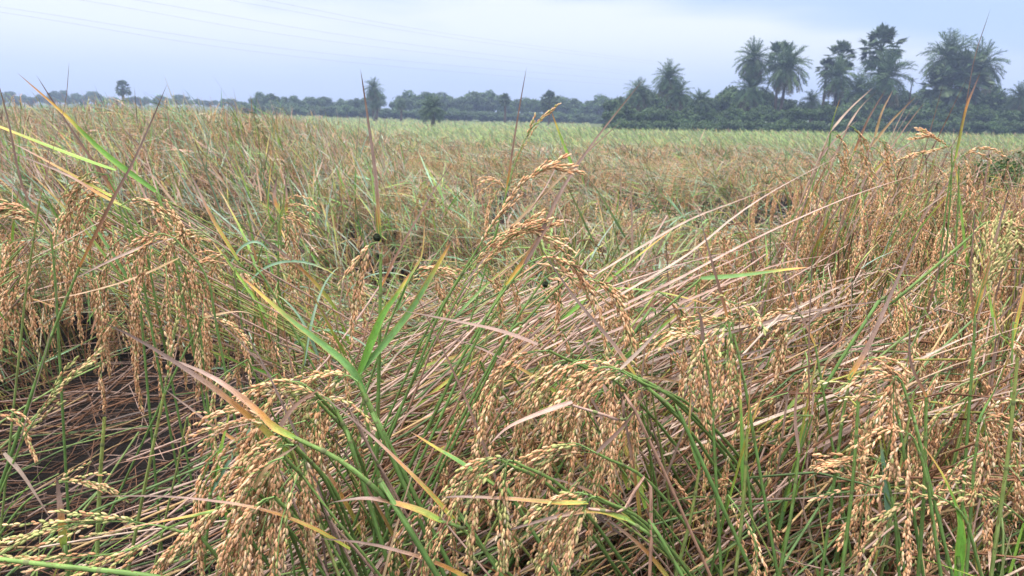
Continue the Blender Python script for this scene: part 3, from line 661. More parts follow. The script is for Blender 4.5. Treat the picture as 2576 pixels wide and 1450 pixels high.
zone('rice stalk with hanging panicle low in the centre foreground', 'rice stalks low in the centre foreground', 1020, 1560, 1130, 1330, .9, 1.05, 10, (.3, .1), (190, 40), ('dry', 'half'), (1, 2), green=.4, seed=6)
zone('rice stalk leaning right with arched panicle in the centre bundle', 'rice stalks of the leaning centre bundle', 1120, 1700, 640, 870, 1.25, 1.7, 20, (-.42, -.05), (10, 30), ('dry', 'dry', 'green', 'half'), (1, 2), lup=.15, ulean=.7, green=.2, seed=7)
zone('rice stalk with drooping tan panicle in the thick stand right of the fan of blades', 'rice stalks of the thick right hand stand', 1680, 2620, 560, 780, 1.5, 2.05, 28, (-.08, .08), None, ('dry', 'dark', 'green', 'half'), (0, 1), lup=1.0, seed=8)
zone('rice stalk with tan panicle hanging low in the right foreground', 'rice stalks of the right foreground', 1700, 2620, 780, 1000, 1.15, 1.5, 22, (0, .08), None, ('dry', 'dark', 'green', 'half'), (0, 1), lup=1.0, green=.3, seed=9)
zone('rice stalk with golden panicle piled on the hummock before the palms', 'rice stalks of the hummock', 1950, 2380, 370, 560, 2.0, 2.6, 22, (-.15, .05), (10, 90), ('dry', 'dry', 'dark', 'half'), (1, 3), lup=.9, ulean=.4, seed=10)
zone('rice stalk with golden panicle at the right edge below the dark bush', 'rice stalks at the right edge', 2350, 2660, 450, 600, 1.9, 2.3, 12, (0, .05), None, ('dry', 'green', 'dark'), (1, 2), lup=1.0, tone=0.1, seed=11)
zone('thin rice stalk with sparse panicle standing near the bottom right', 'rice stalks near the bottom right', 1700, 2600, 1010, 1250, 1.0, 1.2, 5, (0, .1), None, ('dry', 'green', 'half'), (1, 2), lup=1.0, seed=12)
zone('rice stalk with full panicle hanging inside the bottom centre bunch', 'rice stalks of the bottom centre bunch', 610, 830, 1010, 1230, .84, .97, 10, (.22, .08), (195, 35), ('dry', 'half'), (0, 1), green=.35, droop=(.25, .4), seed=13)
print('stalks', exec_count)

# ================================================================== ground
def ground_far(x, y):
    return ground(x, y) + 0.019 * np.clip(-np.asarray(x, float) - 8, 0, 90) * np.clip((np.asarray(y, float) - 50) / 100, 0, 1)
ys = np.concatenate([np.linspace(-25, 0, 12), np.linspace(0.3, 16, 90), np.geomspace(17, 620, 60)])
sx = np.linspace(-1, 1, 161); sx = np.sign(sx) * np.abs(sx) ** 1.6
Yg = np.repeat(ys[:, None], len(sx), 1); Xg = sx[None] * (14 + np.clip(Yg, 0, None) * 0.98)
gr_ = np.random.default_rng(3)
Zg = ground_far(Xg, Yg) + gr_.normal(0, .012, Xg.shape) * (Yg < 16)
B = Buf(); a = np.arange(len(ys) - 1)[:, None] * len(sx) + np.arange(len(sx) - 1)
B.add(np.stack([Xg, Yg, Zg], -1), np.array([.05, .04, .03]), np.stack([a, a + 1, a + len(sx) + 1, a + len(sx)], -1).reshape(-1, 4))
m, t, Nn_, Ln_ = nodes('field soil and far crop')
o_ = Nn_('ShaderNodeOutputMaterial'); b_ = Nn_('ShaderNodeBsdfPrincipled'); b_.inputs['Roughness'].default_value = .9; b_.inputs['Specular IOR Level'].default_value = .15
tcn = Nn_('ShaderNodeTexCoord'); sp_ = Nn_('ShaderNodeSeparateXYZ'); Ln_(tcn.outputs['Object'], sp_.inputs[0])
n1 = Nn_('ShaderNodeTexNoise'); n1.inputs['Scale'].default_value = 14; n1.inputs['Detail'].default_value = 6; Ln_(tcn.outputs['Object'], n1.inputs[0])
c1 = Nn_('ShaderNodeValToRGB'); c1.color_ramp.elements[0].color = (.004, .0035, .0032, 1); c1.color_ramp.elements[1].color = (.018, .014, .012, 1); Ln_(n1.outputs[0], c1.inputs[0])
n2 = Nn_('ShaderNodeTexNoise'); n2.inputs['Scale'].default_value = 1.1; n2.inputs['Detail'].default_value = 8; n2.inputs['Roughness'].default_value = .7; Ln_(tcn.outputs['Object'], n2.inputs[0])
c2 = Nn_('ShaderNodeValToRGB'); c2.color_ramp.elements[0].position = .35; c2.color_ramp.elements[0].color = (*lin(96, 116, 74, .6), 1)
c2.color_ramp.elements[1].position = .68; c2.color_ramp.elements[1].color = (*lin(128, 136, 88, .6), 1); Ln_(n2.outputs[0], c2.inputs[0])
r_ = Nn_('ShaderNodeMapRange'); r_.inputs[1].default_value = 26; r_.inputs[2].default_value = 38; Ln_(sp_.outputs[1], r_.inputs[0])
mm_ = Nn_('ShaderNodeMix'); mm_.data_type = 'RGBA'; Ln_(r_.outputs[0], mm_.inputs[0]); Ln_(c1.outputs[0], mm_.inputs[6]); Ln_(c2.outputs[0], mm_.inputs[7]); Ln_(mm_.outputs[2], b_.inputs[0])
bu = Nn_('ShaderNodeBump'); bu.inputs['Strength'].default_value = 1.0; bu.inputs['Distance'].default_value = .12; Ln_(n1.outputs[0], bu.inputs['Height']); Ln_(bu.outputs[0], b_.inputs['Normal'])
Ln_(b_.outputs[0], o_.inputs[0])
g_ = B.build('ground', m); g_['kind'] = 'structure'

# ================================================================== the mass of the crop
MINT = lin(156, 182, 160, AK)
def leafcols(n, k, r, pdry=.45, pblue=.2):
    t = np.linspace(0, 1, k)[None, :, None]
    dry = (r.uniform(0, 1, n) < pdry)[:, None, None]
    blue = (r.uniform(0, 1, n) < pblue)[:, None, None]
    gb = pick([GREEN, GREEN2, DGREEN, LG, LG, LG2, GREEN2 * .5 + YEL * .5], n, r)[:, None]; gm = pick([YEL * .6 + GREEN2 * .4, GREEN2, GREEN2, PINK, GREEN, ORA * .7 + PINK * .3], n, r)[:, None]; gt = pick([GREY, DARK, PINK, BRN], n, r)[:, None]
    s0 = np.clip(t / .6, 0, 1) ** 1.5; s1 = np.clip((t - .55) / .45, 0, 1)
    g = (gb * (1 - s0) + gm * s0) * (1 - s1) + gt * s1
    g = np.where(blue, pick([BLUEG, MINT, MINT], n, r)[:, None] * np.ones_like(g), g)
    d0 = pick([PINK, PALE, STRAW * .5 + PINK * .5, BRN, PINK, GREY], n, r)[:, None]; d1 = pick([GREY, PINK, BRN, DARK], n, r)[:, None]
    d = d0 * (1 - t * .7) + d1 * t * .7
    return np.where(dry, d, g) * r.uniform(.8, 1.15, (n, 1, 1))

def mass(B, roots, H, off, lod, r, nleaf=3, llen=(.22, .40), lw=.0036, pdry=.4, pblue=.2, pan_p=.8, droop=.3, leafup=.3, laydir=None, stem_r=.0019, green=.2, gscale=1.0, lbright=1.0, dirn=.42, tw=.7):
    """many tillers at once; off = (N,2) horizontal offset of the neck from the root"""
    n = len(roots)
    nk = roots + np.stack([off[:, 0], off[:, 1], H], 1)
    c1 = roots + np.stack([off[:, 0] * .2, off[:, 1] * .2, H * .85], 1)
    c2 = roots + np.stack([off[:, 0] * .6, off[:, 1] * .6, H * 1.06], 1)
    k = 7 if lod < 2 else 5
    t = np.linspace(0, 1, k)[None, :, None]
    Q = roots[:, None] * (1 - t) ** 3 + 3 * c1[:, None] * t * (1 - t) ** 2 + 3 * c2[:, None] * t * t * (1 - t) + nk[:, None] * t ** 3
    sc = .72 * pick([GREEN, GREEN2, YEL * .5 + GREEN2 * .5, PINK, STRAW, BRN, BRN], n, r)[:, None] * r.uniform(.8, 1.1, (n, 1, 1))
    if lod < 2: tubes(B, Q, stem_r, sc, 4 if lod == 0 else 3, 0)
    else: ribbons(B, Q, stem_r * 1.3, sc, across=2, m=0, r=r)
    tend = nrm(nk - c2)
    # leaves
    if nleaf:
        tt = r.uniform(.35, .98, (n, nleaf)); b, d = sample(Q, tt); b = b.reshape(-1, 3); d = d.reshape(-1, 3); m_ = len(b)
        lu = np.repeat(np.broadcast_to(leafup, (n,)), nleaf)[:, None]; dl = nrm(d + r.normal(0, dirn, (m_, 3)) + np.array([0, 0, 1]) * lu)
        kk = 7 if lod == 0 else 5
        ql = chain(b, dl, r.uniform(*llen, m_), kk - 1, r.uniform(0, .16, m_) * (1 if lod < 1 else 1.3), .02, r=r)
        w_ = leafprof(kk)[None] * (lw * r.uniform(.45, 1.25, (m_, 1)))
        ribbons(B, ql, w_, leafcols(m_, kk, r, pdry, pblue) * lbright, twist=r.normal(0, tw, m_), across=3 if lod == 0 else 2, fold=.3, vscale=6, r=r)
    # panicles
    sel = np.where(r.uniform(0, 1, n) < pan_p)[0]
    if len(sel):
        ax = chain(nk[sel], nrm(tend[sel] + r.normal(0, .15, (len(sel), 3))), r.uniform(.16, .21, len(sel)), 6, droop * 2 * r.uniform(.5, 1.3, len(sel)), .03, r=r)
        pars = {0: (9, 12), 1: (7, 8), 2: (5, 4)}[min(lod, 2)]
        panicles(B, ax, 1 if lod == 0 else min(lod, 2), None, pars[0], pars[1], .085, .34, .18, r, gscale, green)

def low(x, y, s):   # slow pseudo noise
    return np.sin(x * 1.3 * s + 1.7) * np.cos(y * 1.1 * s + .4) + .6 * np.sin(x * 2.9 * s + y * 2.1 * s) + .4 * np.cos(y * 4.3 * s - x * 3.1 * s + 2)

def inhollow(x, y):
    a_ = (x + .49 * y) / .52; b_ = (y - 2.45) / 1.05
    return a_ ** 2 + b_ ** 2 < 1
HALF = 0.80
# (a) near stuff filling between and behind the single stalks
r = np.random.default_rng(21); B = Buf()
n = 2900; q = n // 11; hid = r.integers(0, q, n); x = np.where(r.uniform(0, 1, q) < .35, r.uniform(-2.6, 3.4, q), r.uniform(.3, 3.2, q))[hid] + r.normal(0, .045, n); y = r.uniform(1.25, 3.6, q)[hid] + r.normal(0, .045, n)
hang = r.uniform(0, 6.3, q)[hid]; hHb = r.normal(0, .06, q)[hid]
right = x > (y * .16)
keep = np.where(right, True, (y > 2.2) | (x < -1.75)) & ~inhollow(x, y)  & (np.where(right, r.uniform(0, 1, n) < .8, True))
mid_low = (np.abs(x - .0) < .16 * y + .3) | ((x < 0) & (y > 2.3) & (x > -y * .45))
keep &= (y < 2.2) | (x < 0) | (x > .38 * y); x, y = x[keep], y[keep]; mid_low = mid_low[keep]; hang = hang[keep]; hHb = hHb[keep]; n = len(x)
H = np.where(mid_low, r.uniform(.18, .42, n), np.where(x > 0, .74 + .09 * (y - 1.2) + r.normal(0, .035, n) + hHb, r.uniform(.45, .75, n)))
H = np.where((x > .55 * y) & (y < 3), np.minimum(H, 1.0), H)
ang = np.where(mid_low, r.normal(2.6, .7, n), hang + r.normal(0, .5, n)); ll = np.where(mid_low, r.uniform(.35, .6, n), r.uniform(.05, .25, n))
ro = np.stack([x, y, ground(x, y)], 1)
ang = np.where(inhollow(x + np.cos(ang) * ll, y + np.sin(ang) * ll), ang + np.pi, ang)
off = np.stack([np.cos(ang) * ll, np.sin(ang) * ll], 1)
mass(B, ro, H, off, 0, r, 1, (.10, .26), .0020, .6, .05, .97, .50, .15, gscale=1.05)
# the heap of stalks swept over to the right in the centre
nb_ = 620; x = r.uniform(-.60, .45, nb_); y = r.uniform(1.15, 2.1, nb_); ang = r.normal(.22, .22, nb_); ll = r.uniform(.35, .75, nb_)
mass(B, np.stack([x, y, ground(x, y)], 1), .50 + .16 * r.uniform(-1, 1.2, nb_) + .10 * (x > 0), np.stack([np.cos(ang) * ll, np.sin(ang) * ll], 1), 0, r, 1, (.25, .42), .0030, .75, .0, .8, .22, .05, dirn=.16, stem_r=.0021)
# extra bare stems and basal leaves of the right hand stand
n2 = 900; x = r.uniform(.2, 2.6, n2); y = r.uniform(1.0, 2.4, n2); kp = x > y * .14; x, y = x[kp], y[kp]; n2 = len(x)
ro = np.stack([x, y, ground(x, y)], 1); ang = r.uniform(0, 2 * np.pi, n2); ll = r.uniform(.03, .28, n2)
mass(B, ro, r.uniform(.25, .6, n2), np.stack([np.cos(ang) * ll, np.sin(ang) * ll], 1), 0, r, 1, (.15, .34), .0034, .45, .0, .0, leafup=.5, stem_r=.0024)
o = B.build('standing_rice', M_SET); o['kind'] = 'stuff'; tag(o, 'the rest of the rice standing among and behind the nearest stalks')
print('near verts', B.n)

# fresh green blades and stems rising from the base of the stands
r = np.random.default_rng(29); B = Buf()
for (n, x0, x1, y0, y1, lx, wd) in ((230, .35, 1.75, 1.0, 2.1, .12, .0042), (30, -1.45, -1.05, 1.0, 1.4, .5, .0042), (26, -.62, -.42, 1.0, 1.25, .25, .0062), (60, -.3, .4, 1.0, 1.7, .4, .004)):
    x = r.uniform(x0, x1, n); y = r.uniform(y0, y1, n); kp = ~((x > -.75) & (x < 0) & (y < .9)); st = np.stack([x, y, ground(x, y)], 1)
    d = nrm(np.stack([r.normal(lx, .22, n), r.normal(0, .2, n), np.ones(n)], 1)); L_ = r.uniform(.40, .80, n)
    Q = chain(st, d, L_, 8, r.uniform(0, .045, n), .012, r=r)
    g0 = pick([LG, LG2, LG2, GREEN2, LG], n, r)[:, None]; t_ = np.linspace(0, 1, 9)[None, :, None]; g1 = pick([YEL, ORA, LG2, PINK], n, r)[:, None]
    C = g0 + (g1 - g0) * np.clip((t_ - .55) / .45, 0, 1) ** 1.3; prof = np.minimum(1, .45 + 1.2 * np.linspace(0, 1, 9)) * (1 - np.linspace(0, 1, 9)) ** .6 + .03
    ribbons(B, Q, prof[None] * wd * r.uniform(.5, 1.2, (n, 1)), C * r.uniform(.8, 1.1, (n, 1, 1)), twist=r.normal(0, .8, n), across=3, fold=.35, vscale=9, r=r)
o = B.build('green_blades', M_SET); o['kind'] = 'stuff'; tag(o, 'fresh green rice blades rising between the stems')

# (b) straw, fallen stems and dry leaves covering the soil near the camera
r = np.random.default_rng(22); B = Buf()
def litter(n, x0, x1, y0, y1, z0, z1, az0, azs, ln, rad, pal, pitch=.12, ribbon=False, wl=.003):
    x = r.uniform(x0, x1, n); y = r.uniform(y0, y1, n); z = ground(x, y) + r.uniform(z0, z1, n)
    a = r.normal(az0, azs, n); p_ = r.normal(pitch, .14, n)
    d = np.stack([np.cos(a) * np.cos(p_), np.sin(a) * np.cos(p_), np.sin(p_)], 1)
    L_ = r.uniform(*ln, n); st = np.stack([x, y, z], 1) - d * L_[:, None] * .5
    st[:, 2] = np.maximum(st[:, 2], .005)
    Q = chain(st, d, L_, 6, r.normal(0.01, .03, n), .055, r=r)
    Q[..., 2] = np.maximum(Q[..., 2], ground(Q[..., 0], Q[..., 1]) + .004)
    C = pick(pal, n, r)[:, None] * r.uniform(.7, 1.15, (n, 1, 1)) * np.ones((1, 7, 1))
    if ribbon: ribbons(B, Q, leafprof(7)[None] * wl * r.uniform(.4, 1.3, (n, 1)), C, twist=r.normal(0, 1.2, n), across=3, fold=.5, vscale=5, r=r)
    else: tubes(B, Q, rad * r.uniform(.6, 1.2, (n, 1)), C, 5, 0)
DRY = [PINK, BRN * .8, GREY * .8, STRAW * .9, BRN * .6, DARK * .8, PINK * .7]
GRN = [GREEN * .8, GREEN2 * .8, STRAW * .8, BRN, PINK * .8, GREEN]
litter(1700, -3, 3.2, .6, 3.2, 0, .08, 0, 3, (.2, .6), .0013, [BRN * .5, DARK, BRN * .7, GREY * .6])  # this and the next palette darkened: shade between stalks put into the colour
litter(650, -.6, 2.8, .7, 2.8, .02, .24, 0, 3, (.15, .5), .002, [BRN * .7, GREY * .7, PINK * .8, DARK], ribbon=True)
# lodged stems in the dark hollow all sweep up to the right
litter(150, -2.3, -.1, 1.2, 3.0, .02, .14, .62, .25, (.5, 1.0), .0028, [g_ * .75 for g_ in GRN] + [BRN * .6, DARK, BRN * .5, PINK * .7], .10)  # colours turned down to paint in the hollow's shade
litter(420, -2.4, -.3, 1.3, 3.5, .0, .10, .6, .9, (.2, .6), .0016, [BRN * .45, DARK * .7, BRN * .6, PINK * .6], .08)  # brown rotting straw, darkened further as painted shade of the hollow
litter(30, -2.1, -.1, 1.2, 2.6, .05, .3, .75, .4, (.3, .7), .0020, DRY, .12, ribbon=True, wl=.0035)
litter(20, -1.7, -.75, 1.15, 1.9, .08, .30, .9, .2, (.5, .9), .0028, [GREEN, GREEN2, GREEN2], .25)
# centre: leaning stems of the bundle
litter(1100, -.45, 1.0, 1.15, 2.3, .24, .68, .50, .17, (.55, 1.0), .0021, GRN + [PINK, PALE, PINK, STRAW, BRN], .30)
litter(230, -.35, .75, 1.1, 2.1, .25, .58, .6, .35, (.25, .6), .002, DRY + [PALE, PALE], .38, ribbon=True, wl=.0028)
# fan of pale dry leaves
litter(90, .15, .95, 1.3, 2.0, .58, .86, .5, .22, (.4, .8), .0015, [PALE, PINK, PALE, GREY], .22, ribbon=True, wl=.0042)
# bottom of the frame
litter(300, -.42, 1.5, .75, 1.3, .1, .48, .5, 1.0, (.25, .6), .002, DRY + GRN, .25)
litter(220, -.42, 1.4, .75, 1.3, .15, .55, .5, 1.0, (.2, .5), .002, DRY + [PALE], .2, ribbon=True, wl=.0034)
o = B.build('straw_litter', M_SET); o['kind'] = 'stuff'; tag(o, 'dry straw, fallen stems and leaves lying over the dark soil')
print('litter verts', B.n)

# (c) lodged and half standing crop of the middle distance
r = np.random.default_rng(23); B = Buf()
def fieldpts(n, y0, y1, power, xs=1.0):
    u_ = r.uniform(0, 1, n); y = (y0 ** power + u_ * (y1 ** power - y0 ** power)) ** (1 / power)
    x = r.uniform(-HALF * xs, HALF * xs, n) * (y + 1.0); return x, y
for (n, y0, y1, lod) in ((5200, 2.6, 6.0, 1), (9500, 5.5, 16, 2), (9000, 14, 32, 3)):
    x, y = fieldpts(n, y0, y1, 1.1)
    kp = ~((x > .40 * y) & (y < 3.4)); x, y = x[kp], y[kp]; n = len(x)
    q = max(1, n // 15); hid = r.integers(0, q, n); sp_h = .035 + .012 * y[hid]
    x = x[hid] + r.normal(0, 1, n) * sp_h; y = y[hid] + r.normal(0, 1, n) * sp_h * 1.2
    ih = ~inhollow(x, y); hid = hid[ih]; x = x[ih]; y = y[ih]; n = len(x)
    hA = r.normal(0, .55, q)[hid]; hH = r.normal(0, .085, q)[hid]; hB = np.clip(r.normal(.97, .16, q), .6, 1.3)[hid]
    stand = np.clip((-x - .14 * y) / (.16 * y), 0, 1) * np.clip((y - 4.4) / 1.6, 0, 1)
    hum = np.clip(low(x, y, .8) + .5 * low(x + 3, y, 2.1), 0, 2) * .15
    H = .20 + .22 * np.clip((y - 14) / 6, 0, 1) + hum * 1.3 + stand * .31 + r.normal(0, .035, n) * (1 + stand * 1.5)
    H = np.where(y > 8, H + .10, H)
    H = H + np.where((x > .42 * y) & (y < 7), .18 * (7 - y) / 4, 0)
    a = 3.0 + .55 * low(x, y, .45) + r.normal(0, .2, n) + hA; a = np.where(stand > .35, r.normal(2.9, .25, n) + hA, a); H = H + hH
    a = np.where(r.uniform(0, 1, n) < .06, r.uniform(0, 6.3, n), a)
    ll = np.where(stand > .5, r.uniform(.25, .6, n), r.uniform(.35, .7, n))
    a = np.where(inhollow(x + np.cos(a) * ll, y + np.sin(a) * ll), a + np.pi, a)
    ro = np.stack([x, y, ground_far(x, y)], 1)
    mass(B, ro, np.clip(H, .12, 1.15), np.stack([np.cos(a) * ll, np.sin(a) * ll], 1), lod, r, 3, (.22, .42), .0050 if lod == 1 else (.0054 if lod == 2 else .009), .30, .36, .95, .34, np.where(stand > .3, .26, .0) + (lod == 3) * .2, green=.08, dirn=.34, tw=.6, gscale=1.6 if lod == 3 else 1.22, lbright=np.repeat(hB[:, None] * np.where((low(x, y, .9) + hA > .45)[:, None], np.array([.80, 1.06, .80]), np.array([1.04, .97, .95])), 3, 0)[:, None, :])
# upright green and orange leaves of the left hand stand
x, y = fieldpts(1600, 3.4, 9, 1.3); x = -np.abs(x); kp = x < -.14 * y; x, y = x[kp], y[kp]; n = len(x)
st = np.stack([x, y, ground_far(x, y) + r.uniform(.35, .75, n)], 1)
d = nrm(np.stack([r.normal(-.35, .3, n), r.normal(0, .3, n), np.ones(n)], 1))
Q = chain(st, d, r.uniform(.25, .5, n), 6, r.uniform(0, .05, n), .02, r=r)
ribbons(B, Q, leafprof(7)[None] * .006 * r.uniform(.4, 1.1, (n, 1)), leafcols(n, 7, r, .3, .15), across=3, r=r)
# scattered standing leaves over the lodged field
x, y = fieldpts(900, 2.8, 12, 1.2); n = len(x)
st = np.stack([x, y, ground_far(x, y) + r.uniform(.2, .4, n)], 1)
d = nrm(np.stack([r.normal(-.1, .4, n), r.normal(0, .3, n), np.ones(n)], 1))
Q = chain(st, d, r.uniform(.2, .45, n), 6, r.uniform(0, .06, n), .02, r=r)
ribbons(B, Q, leafprof(7)[None] * .0055 * r.uniform(.4, 1.1, (n, 1)), leafcols(n, 7, r, .4, .05), across=3, r=r)
# a clump still standing green among the lodged crop right of centre
c_ = P(1490, 640, 2.9); n = 70; ro = np.stack([c_[0] + r.normal(0, .13, n), c_[1] + r.normal(0, .14, n), np.zeros(n)], 1); ro[:, 2] = ground(ro[:, 0], ro[:, 1])
a = r.uniform(0, 6.3, n); mass(B, ro, r.uniform(.5, .78, n), np.stack([np.cos(a), np.sin(a)], 1) * r.uniform(.05, .25, n)[:, None], 1, r, 3, (.25, .4), .0045, .12, .1, .5, .3, .6, stem_r=.0024)
o = B.build('lodged_rice', M_SET); o['kind'] = 'stuff'; tag(o, 'flattened and leaning rice crop covering the middle distance')
print('mid verts', B.n)

# (d) far green crop up to the trees
r = np.random.default_rng(24); B = Buf()
n = 80000; u_ = r.uniform(0, 1, n); y = 13 * (154 / 13) ** (u_ ** 1.25); x = r.uniform(-.82, .82, n) * (y + 1)
kp = ~((y > 90) & (x > .10 * y)); x, y = x[kp], y[kp]; n = len(x)
sc = np.clip(y / 22, .7, 4.5)
z = ground_far(x, y)
hh = r.uniform(.30, .70, n); tan_ = (r.uniform(0, 1, n) < np.clip(.75 - (y - 26) / 14, .16, .75))
a = r.normal(2.6, .9, n)
st = np.stack([x, y, z + .05], 1); d = nrm(np.stack([np.cos(a) * .8, np.sin(a) * .8, np.ones(n)], 1))
Q = chain(st, d, hh, 3, r.uniform(.05, .35, n), .06, r=r)
Cb = pick([lin(138, 170, 84, .9), lin(154, 180, 92, .9), lin(116, 152, 74, .85), lin(172, 180, 102, .9)], n, r); Ct = pick([lin(196, 156, 106, .8), lin(176, 146, 104, .75), lin(186, 150, 96, .8)], n, r)
C = np.where(tan_[:, None], Ct, Cb)[:, None] * r.uniform(.8, 1.15, (n, 1, 1)) * np.ones((1, 4, 1))
ribbons(B, Q, np.array([[1, .9, .7, .1]]) * (.0062 * sc * r.uniform(.6, 1.4, n))[:, None], C, across=2, r=r)
o = B.build('distant_rice', M_SET); o['kind'] = 'stuff'; tag(o, 'green and tan rice crop running back to the trees')

# ================================================================== dark bush in the crop at the right edge
def leafcloud(r, n, clumps, size, cols, shell=.55):
    """leaf clumps filling a unit sized crown: returns a Buf"""
    B = Buf(); k = len(clumps); w_ = np.array([c[3] ** 2 for c in clumps]); w_ = w_ / w_.sum()
    ci = r.choice(k, n, p=w_); c = np.array([q[:3] for q in clumps])[ci]; cr_ = np.array([q[3] for q in clumps])[ci]
    d = nrm(r.normal(0, 1, (n, 3))); rad = cr_ * (shell + (1 - shell) * r.uniform(0, 1, n)) * r.uniform(.75, 1.12, n)
    p = c + d * rad[:, None] * np.array([1, 1, .8])
    a = nrm(r.normal(0, 1, (n, 3))); nn = nrm(d * .7 + r.normal(0, .5, (n, 3)) + np.array([0, 0, .3])); a = nrm(np.cross(nn, a)); b = np.cross(nn, a)
    s = (size * r.uniform(.6, 1.4, n))[:, None]
    V = np.stack([p - a * s, p + b * s * .55, p + a * s, p - b * s * .55], 1)
    tone = r.uniform(.65, 1.3, k)[ci][:, None] * r.uniform(.75, 1.2, (n, 1))
    C = np.repeat((pick(cols, n, r) * tone)[:, None], 4, 1)
    B.add(V, C.reshape(-1, 3), np.arange(n * 4).reshape(-1, 4)); return B
r = np.random.default_rng(31)
FOLC = [lin(74, 102, 58, .85), lin(88, 118, 66, .85), lin(60, 88, 54, .85), lin(98, 122, 74, .85)]
c = P(2535, 425, 4.1); base = np.array([c[0], c[1], ground(c[0], c[1])])
e = tag(empty('weed_bush', base), 'low dark green leafy bush among the rice at the right edge', 'bush')
cl = [(r.normal(0, .12), r.normal(0, .10), c[2] - base[2] - .06 + r.normal(0, .06), r.uniform(.07, .13)) for _ in range(16)] + [(r.normal(0, .2), r.normal(0, .15), r.uniform(.2, .7), .14) for _ in range(12)]
Bf = leafcloud(r, 5200, cl, .011, FOLC); Bf.V = [v + base for v in Bf.V]; Bf.build('foliage', M_FOL, e, base)
Bs = Buf(); st = np.repeat(base[None], 14, 0) + r.normal(0, .03, (14, 3)) * [1, 1, 0]
tubes(Bs, chain(st, nrm(np.stack([r.normal(0, .25, 14), r.normal(0, .2, 14), np.ones(14)], 1)), r.uniform(.6, .95, 14), 6, -.02, .05, r=r), .004, lin(90, 90, 60, .7), 5)
Bs.build('stem', M_STEM, e, base)

# ================================================================== palms
def ribs2(B, P0, D, ln, wd, C, r, droop=.1, m=0):
    Q = chain(P0, D, ln, 2, droop, 0, r=r); ribbons(B, Q, np.array([[1, .8, .1]]) * np.broadcast_to(wd, (len(P0),))[:, None], C, across=2, m=m, r=r)

def date_crown(seed, nf=90, dense=1.0, lowest=-.75):
    """feather palm crown, frond length about 1"""
    r = np.random.default_rng(seed); B = Buf()
    ga = np.arange(nf) * 2.39996 + r.normal(0, .15, nf); el = np.linspace(1.45, lowest, nf) + r.normal(0, .08, nf)
    D = np.stack([np.cos(ga) * np.cos(el), np.sin(ga) * np.cos(el), np.sin(el)], 1)
    ln = r.uniform(.85, 1.08, nf); k = 9
    Q = chain(nrm(D) * .03, D, ln, k - 1, (.10 + .10 * np.cos(el)), .015, r=r)
    green = np.array([lin(92, 120, 78, .8), lin(78, 106, 72, .8), lin(106, 130, 88, .8)]); fc = green[r.integers(0, 3, nf)]
    old = el < -.45; fc = np.where(old[:, None], lin(128, 122, 92, .75), fc) * r.uniform(.85, 1.15, (nf, 1))
    tubes(B, Q, np.linspace(.012, .004, k)[None], fc[:, None], 3)
    nl = int(26 * dense); t = np.broadcast_to(np.linspace(.14, .99, nl)[None], (nf, nl)); p, d = sample(Q, t)
    up = np.broadcast_to(np.array([0, 0, 1.0]), d.shape); s = nrm(np.cross(d, up) + 1e-4); u2 = np.cross(s, d)
    for sg in (-1, 1):
        dd = nrm(d * .75 + s * sg * .75 + u2 * r.normal(.2, .35, d.shape[:2] + (1,)))
        L_ = (.21 * np.sin(np.clip(t * 2.6 + .35, 0, 3.0)) + .06) * r.uniform(.8, 1.15, t.shape)
        ribs2(B, p.reshape(-1, 3), dd.reshape(-1, 3), L_.ravel(), .0115, np.repeat(fc, nl, 0)[:, None] * r.uniform(.8, 1.2, (nf * nl, 1, 1)), r, .12)
    return B

def fan_crown(seed, nf=48, lowest=-1.15):
    """palmyra crown of round stiff fans, radius about 1"""
    r = np.random.default_rng(seed); B = Buf()
    ga = np.arange(nf) * 2.39996 + r.normal(0, .2, nf); el = np.linspace(1.4, lowest, nf) + r.normal(0, .1, nf)
    D = nrm(np.stack([np.cos(ga) * np.cos(el), np.sin(ga) * np.cos(el), np.sin(el)], 1)); ln = r.uniform(.50, .72, nf)
    Q = chain(np.zeros((nf, 3)), D, ln, 4, .04, .02, r=r); fc = np.array([lin(84, 108, 74, .8), lin(72, 96, 66, .8), lin(100, 118, 84, .8)])[r.integers(0, 3, nf)]
    tubes(B, Q, .014, fc[:, None], 3)
    tip = Q[:, -1]; T = nrm(Q[:, -1] - Q[:, -2]); s = nrm(np.cross(T, nrm(r.normal(0, .35, (nf, 3)) + [0, 0, 1]))); 
    ns = 20; an = np.linspace(-1.9, 1.9, ns)
    for q in range(ns):
        dd = T * math.cos(an[q]) + s * math.sin(an[q]) + r.normal(0, .07, (nf, 3))
        ribs2(B, tip, dd, r.uniform(.30, .42, nf) * (1 - .12 * abs(an[q])), .062, fc[:, None] * r.uniform(.8, 1.2, (nf, 1, 1)), r, .12)
    return B
CROWN = {}
def crown_obj(kind, var, parent, loc, scale, rotz):
    key = (kind, var)
    if key not in CROWN:
        Bc = date_crown(100 + var, 86 if kind == 'date' else 90, lowest=-1.1 if kind == 'date' else -.6) if kind in ('date', 'bushy') else fan_crown(200 + var)
        o = Bc.build('crown', M_FOL, parent, (0, 0, 0), smooth=False); CROWN[key] = o
    else:
        o = CROWN[key].copy(); COL.objects.link(o); o.parent = parent
    o.location = loc; o.scale = (scale,) * 3; o.rotation_euler = (0, 0, rotz); return o
pr = np.random.default_rng(41)
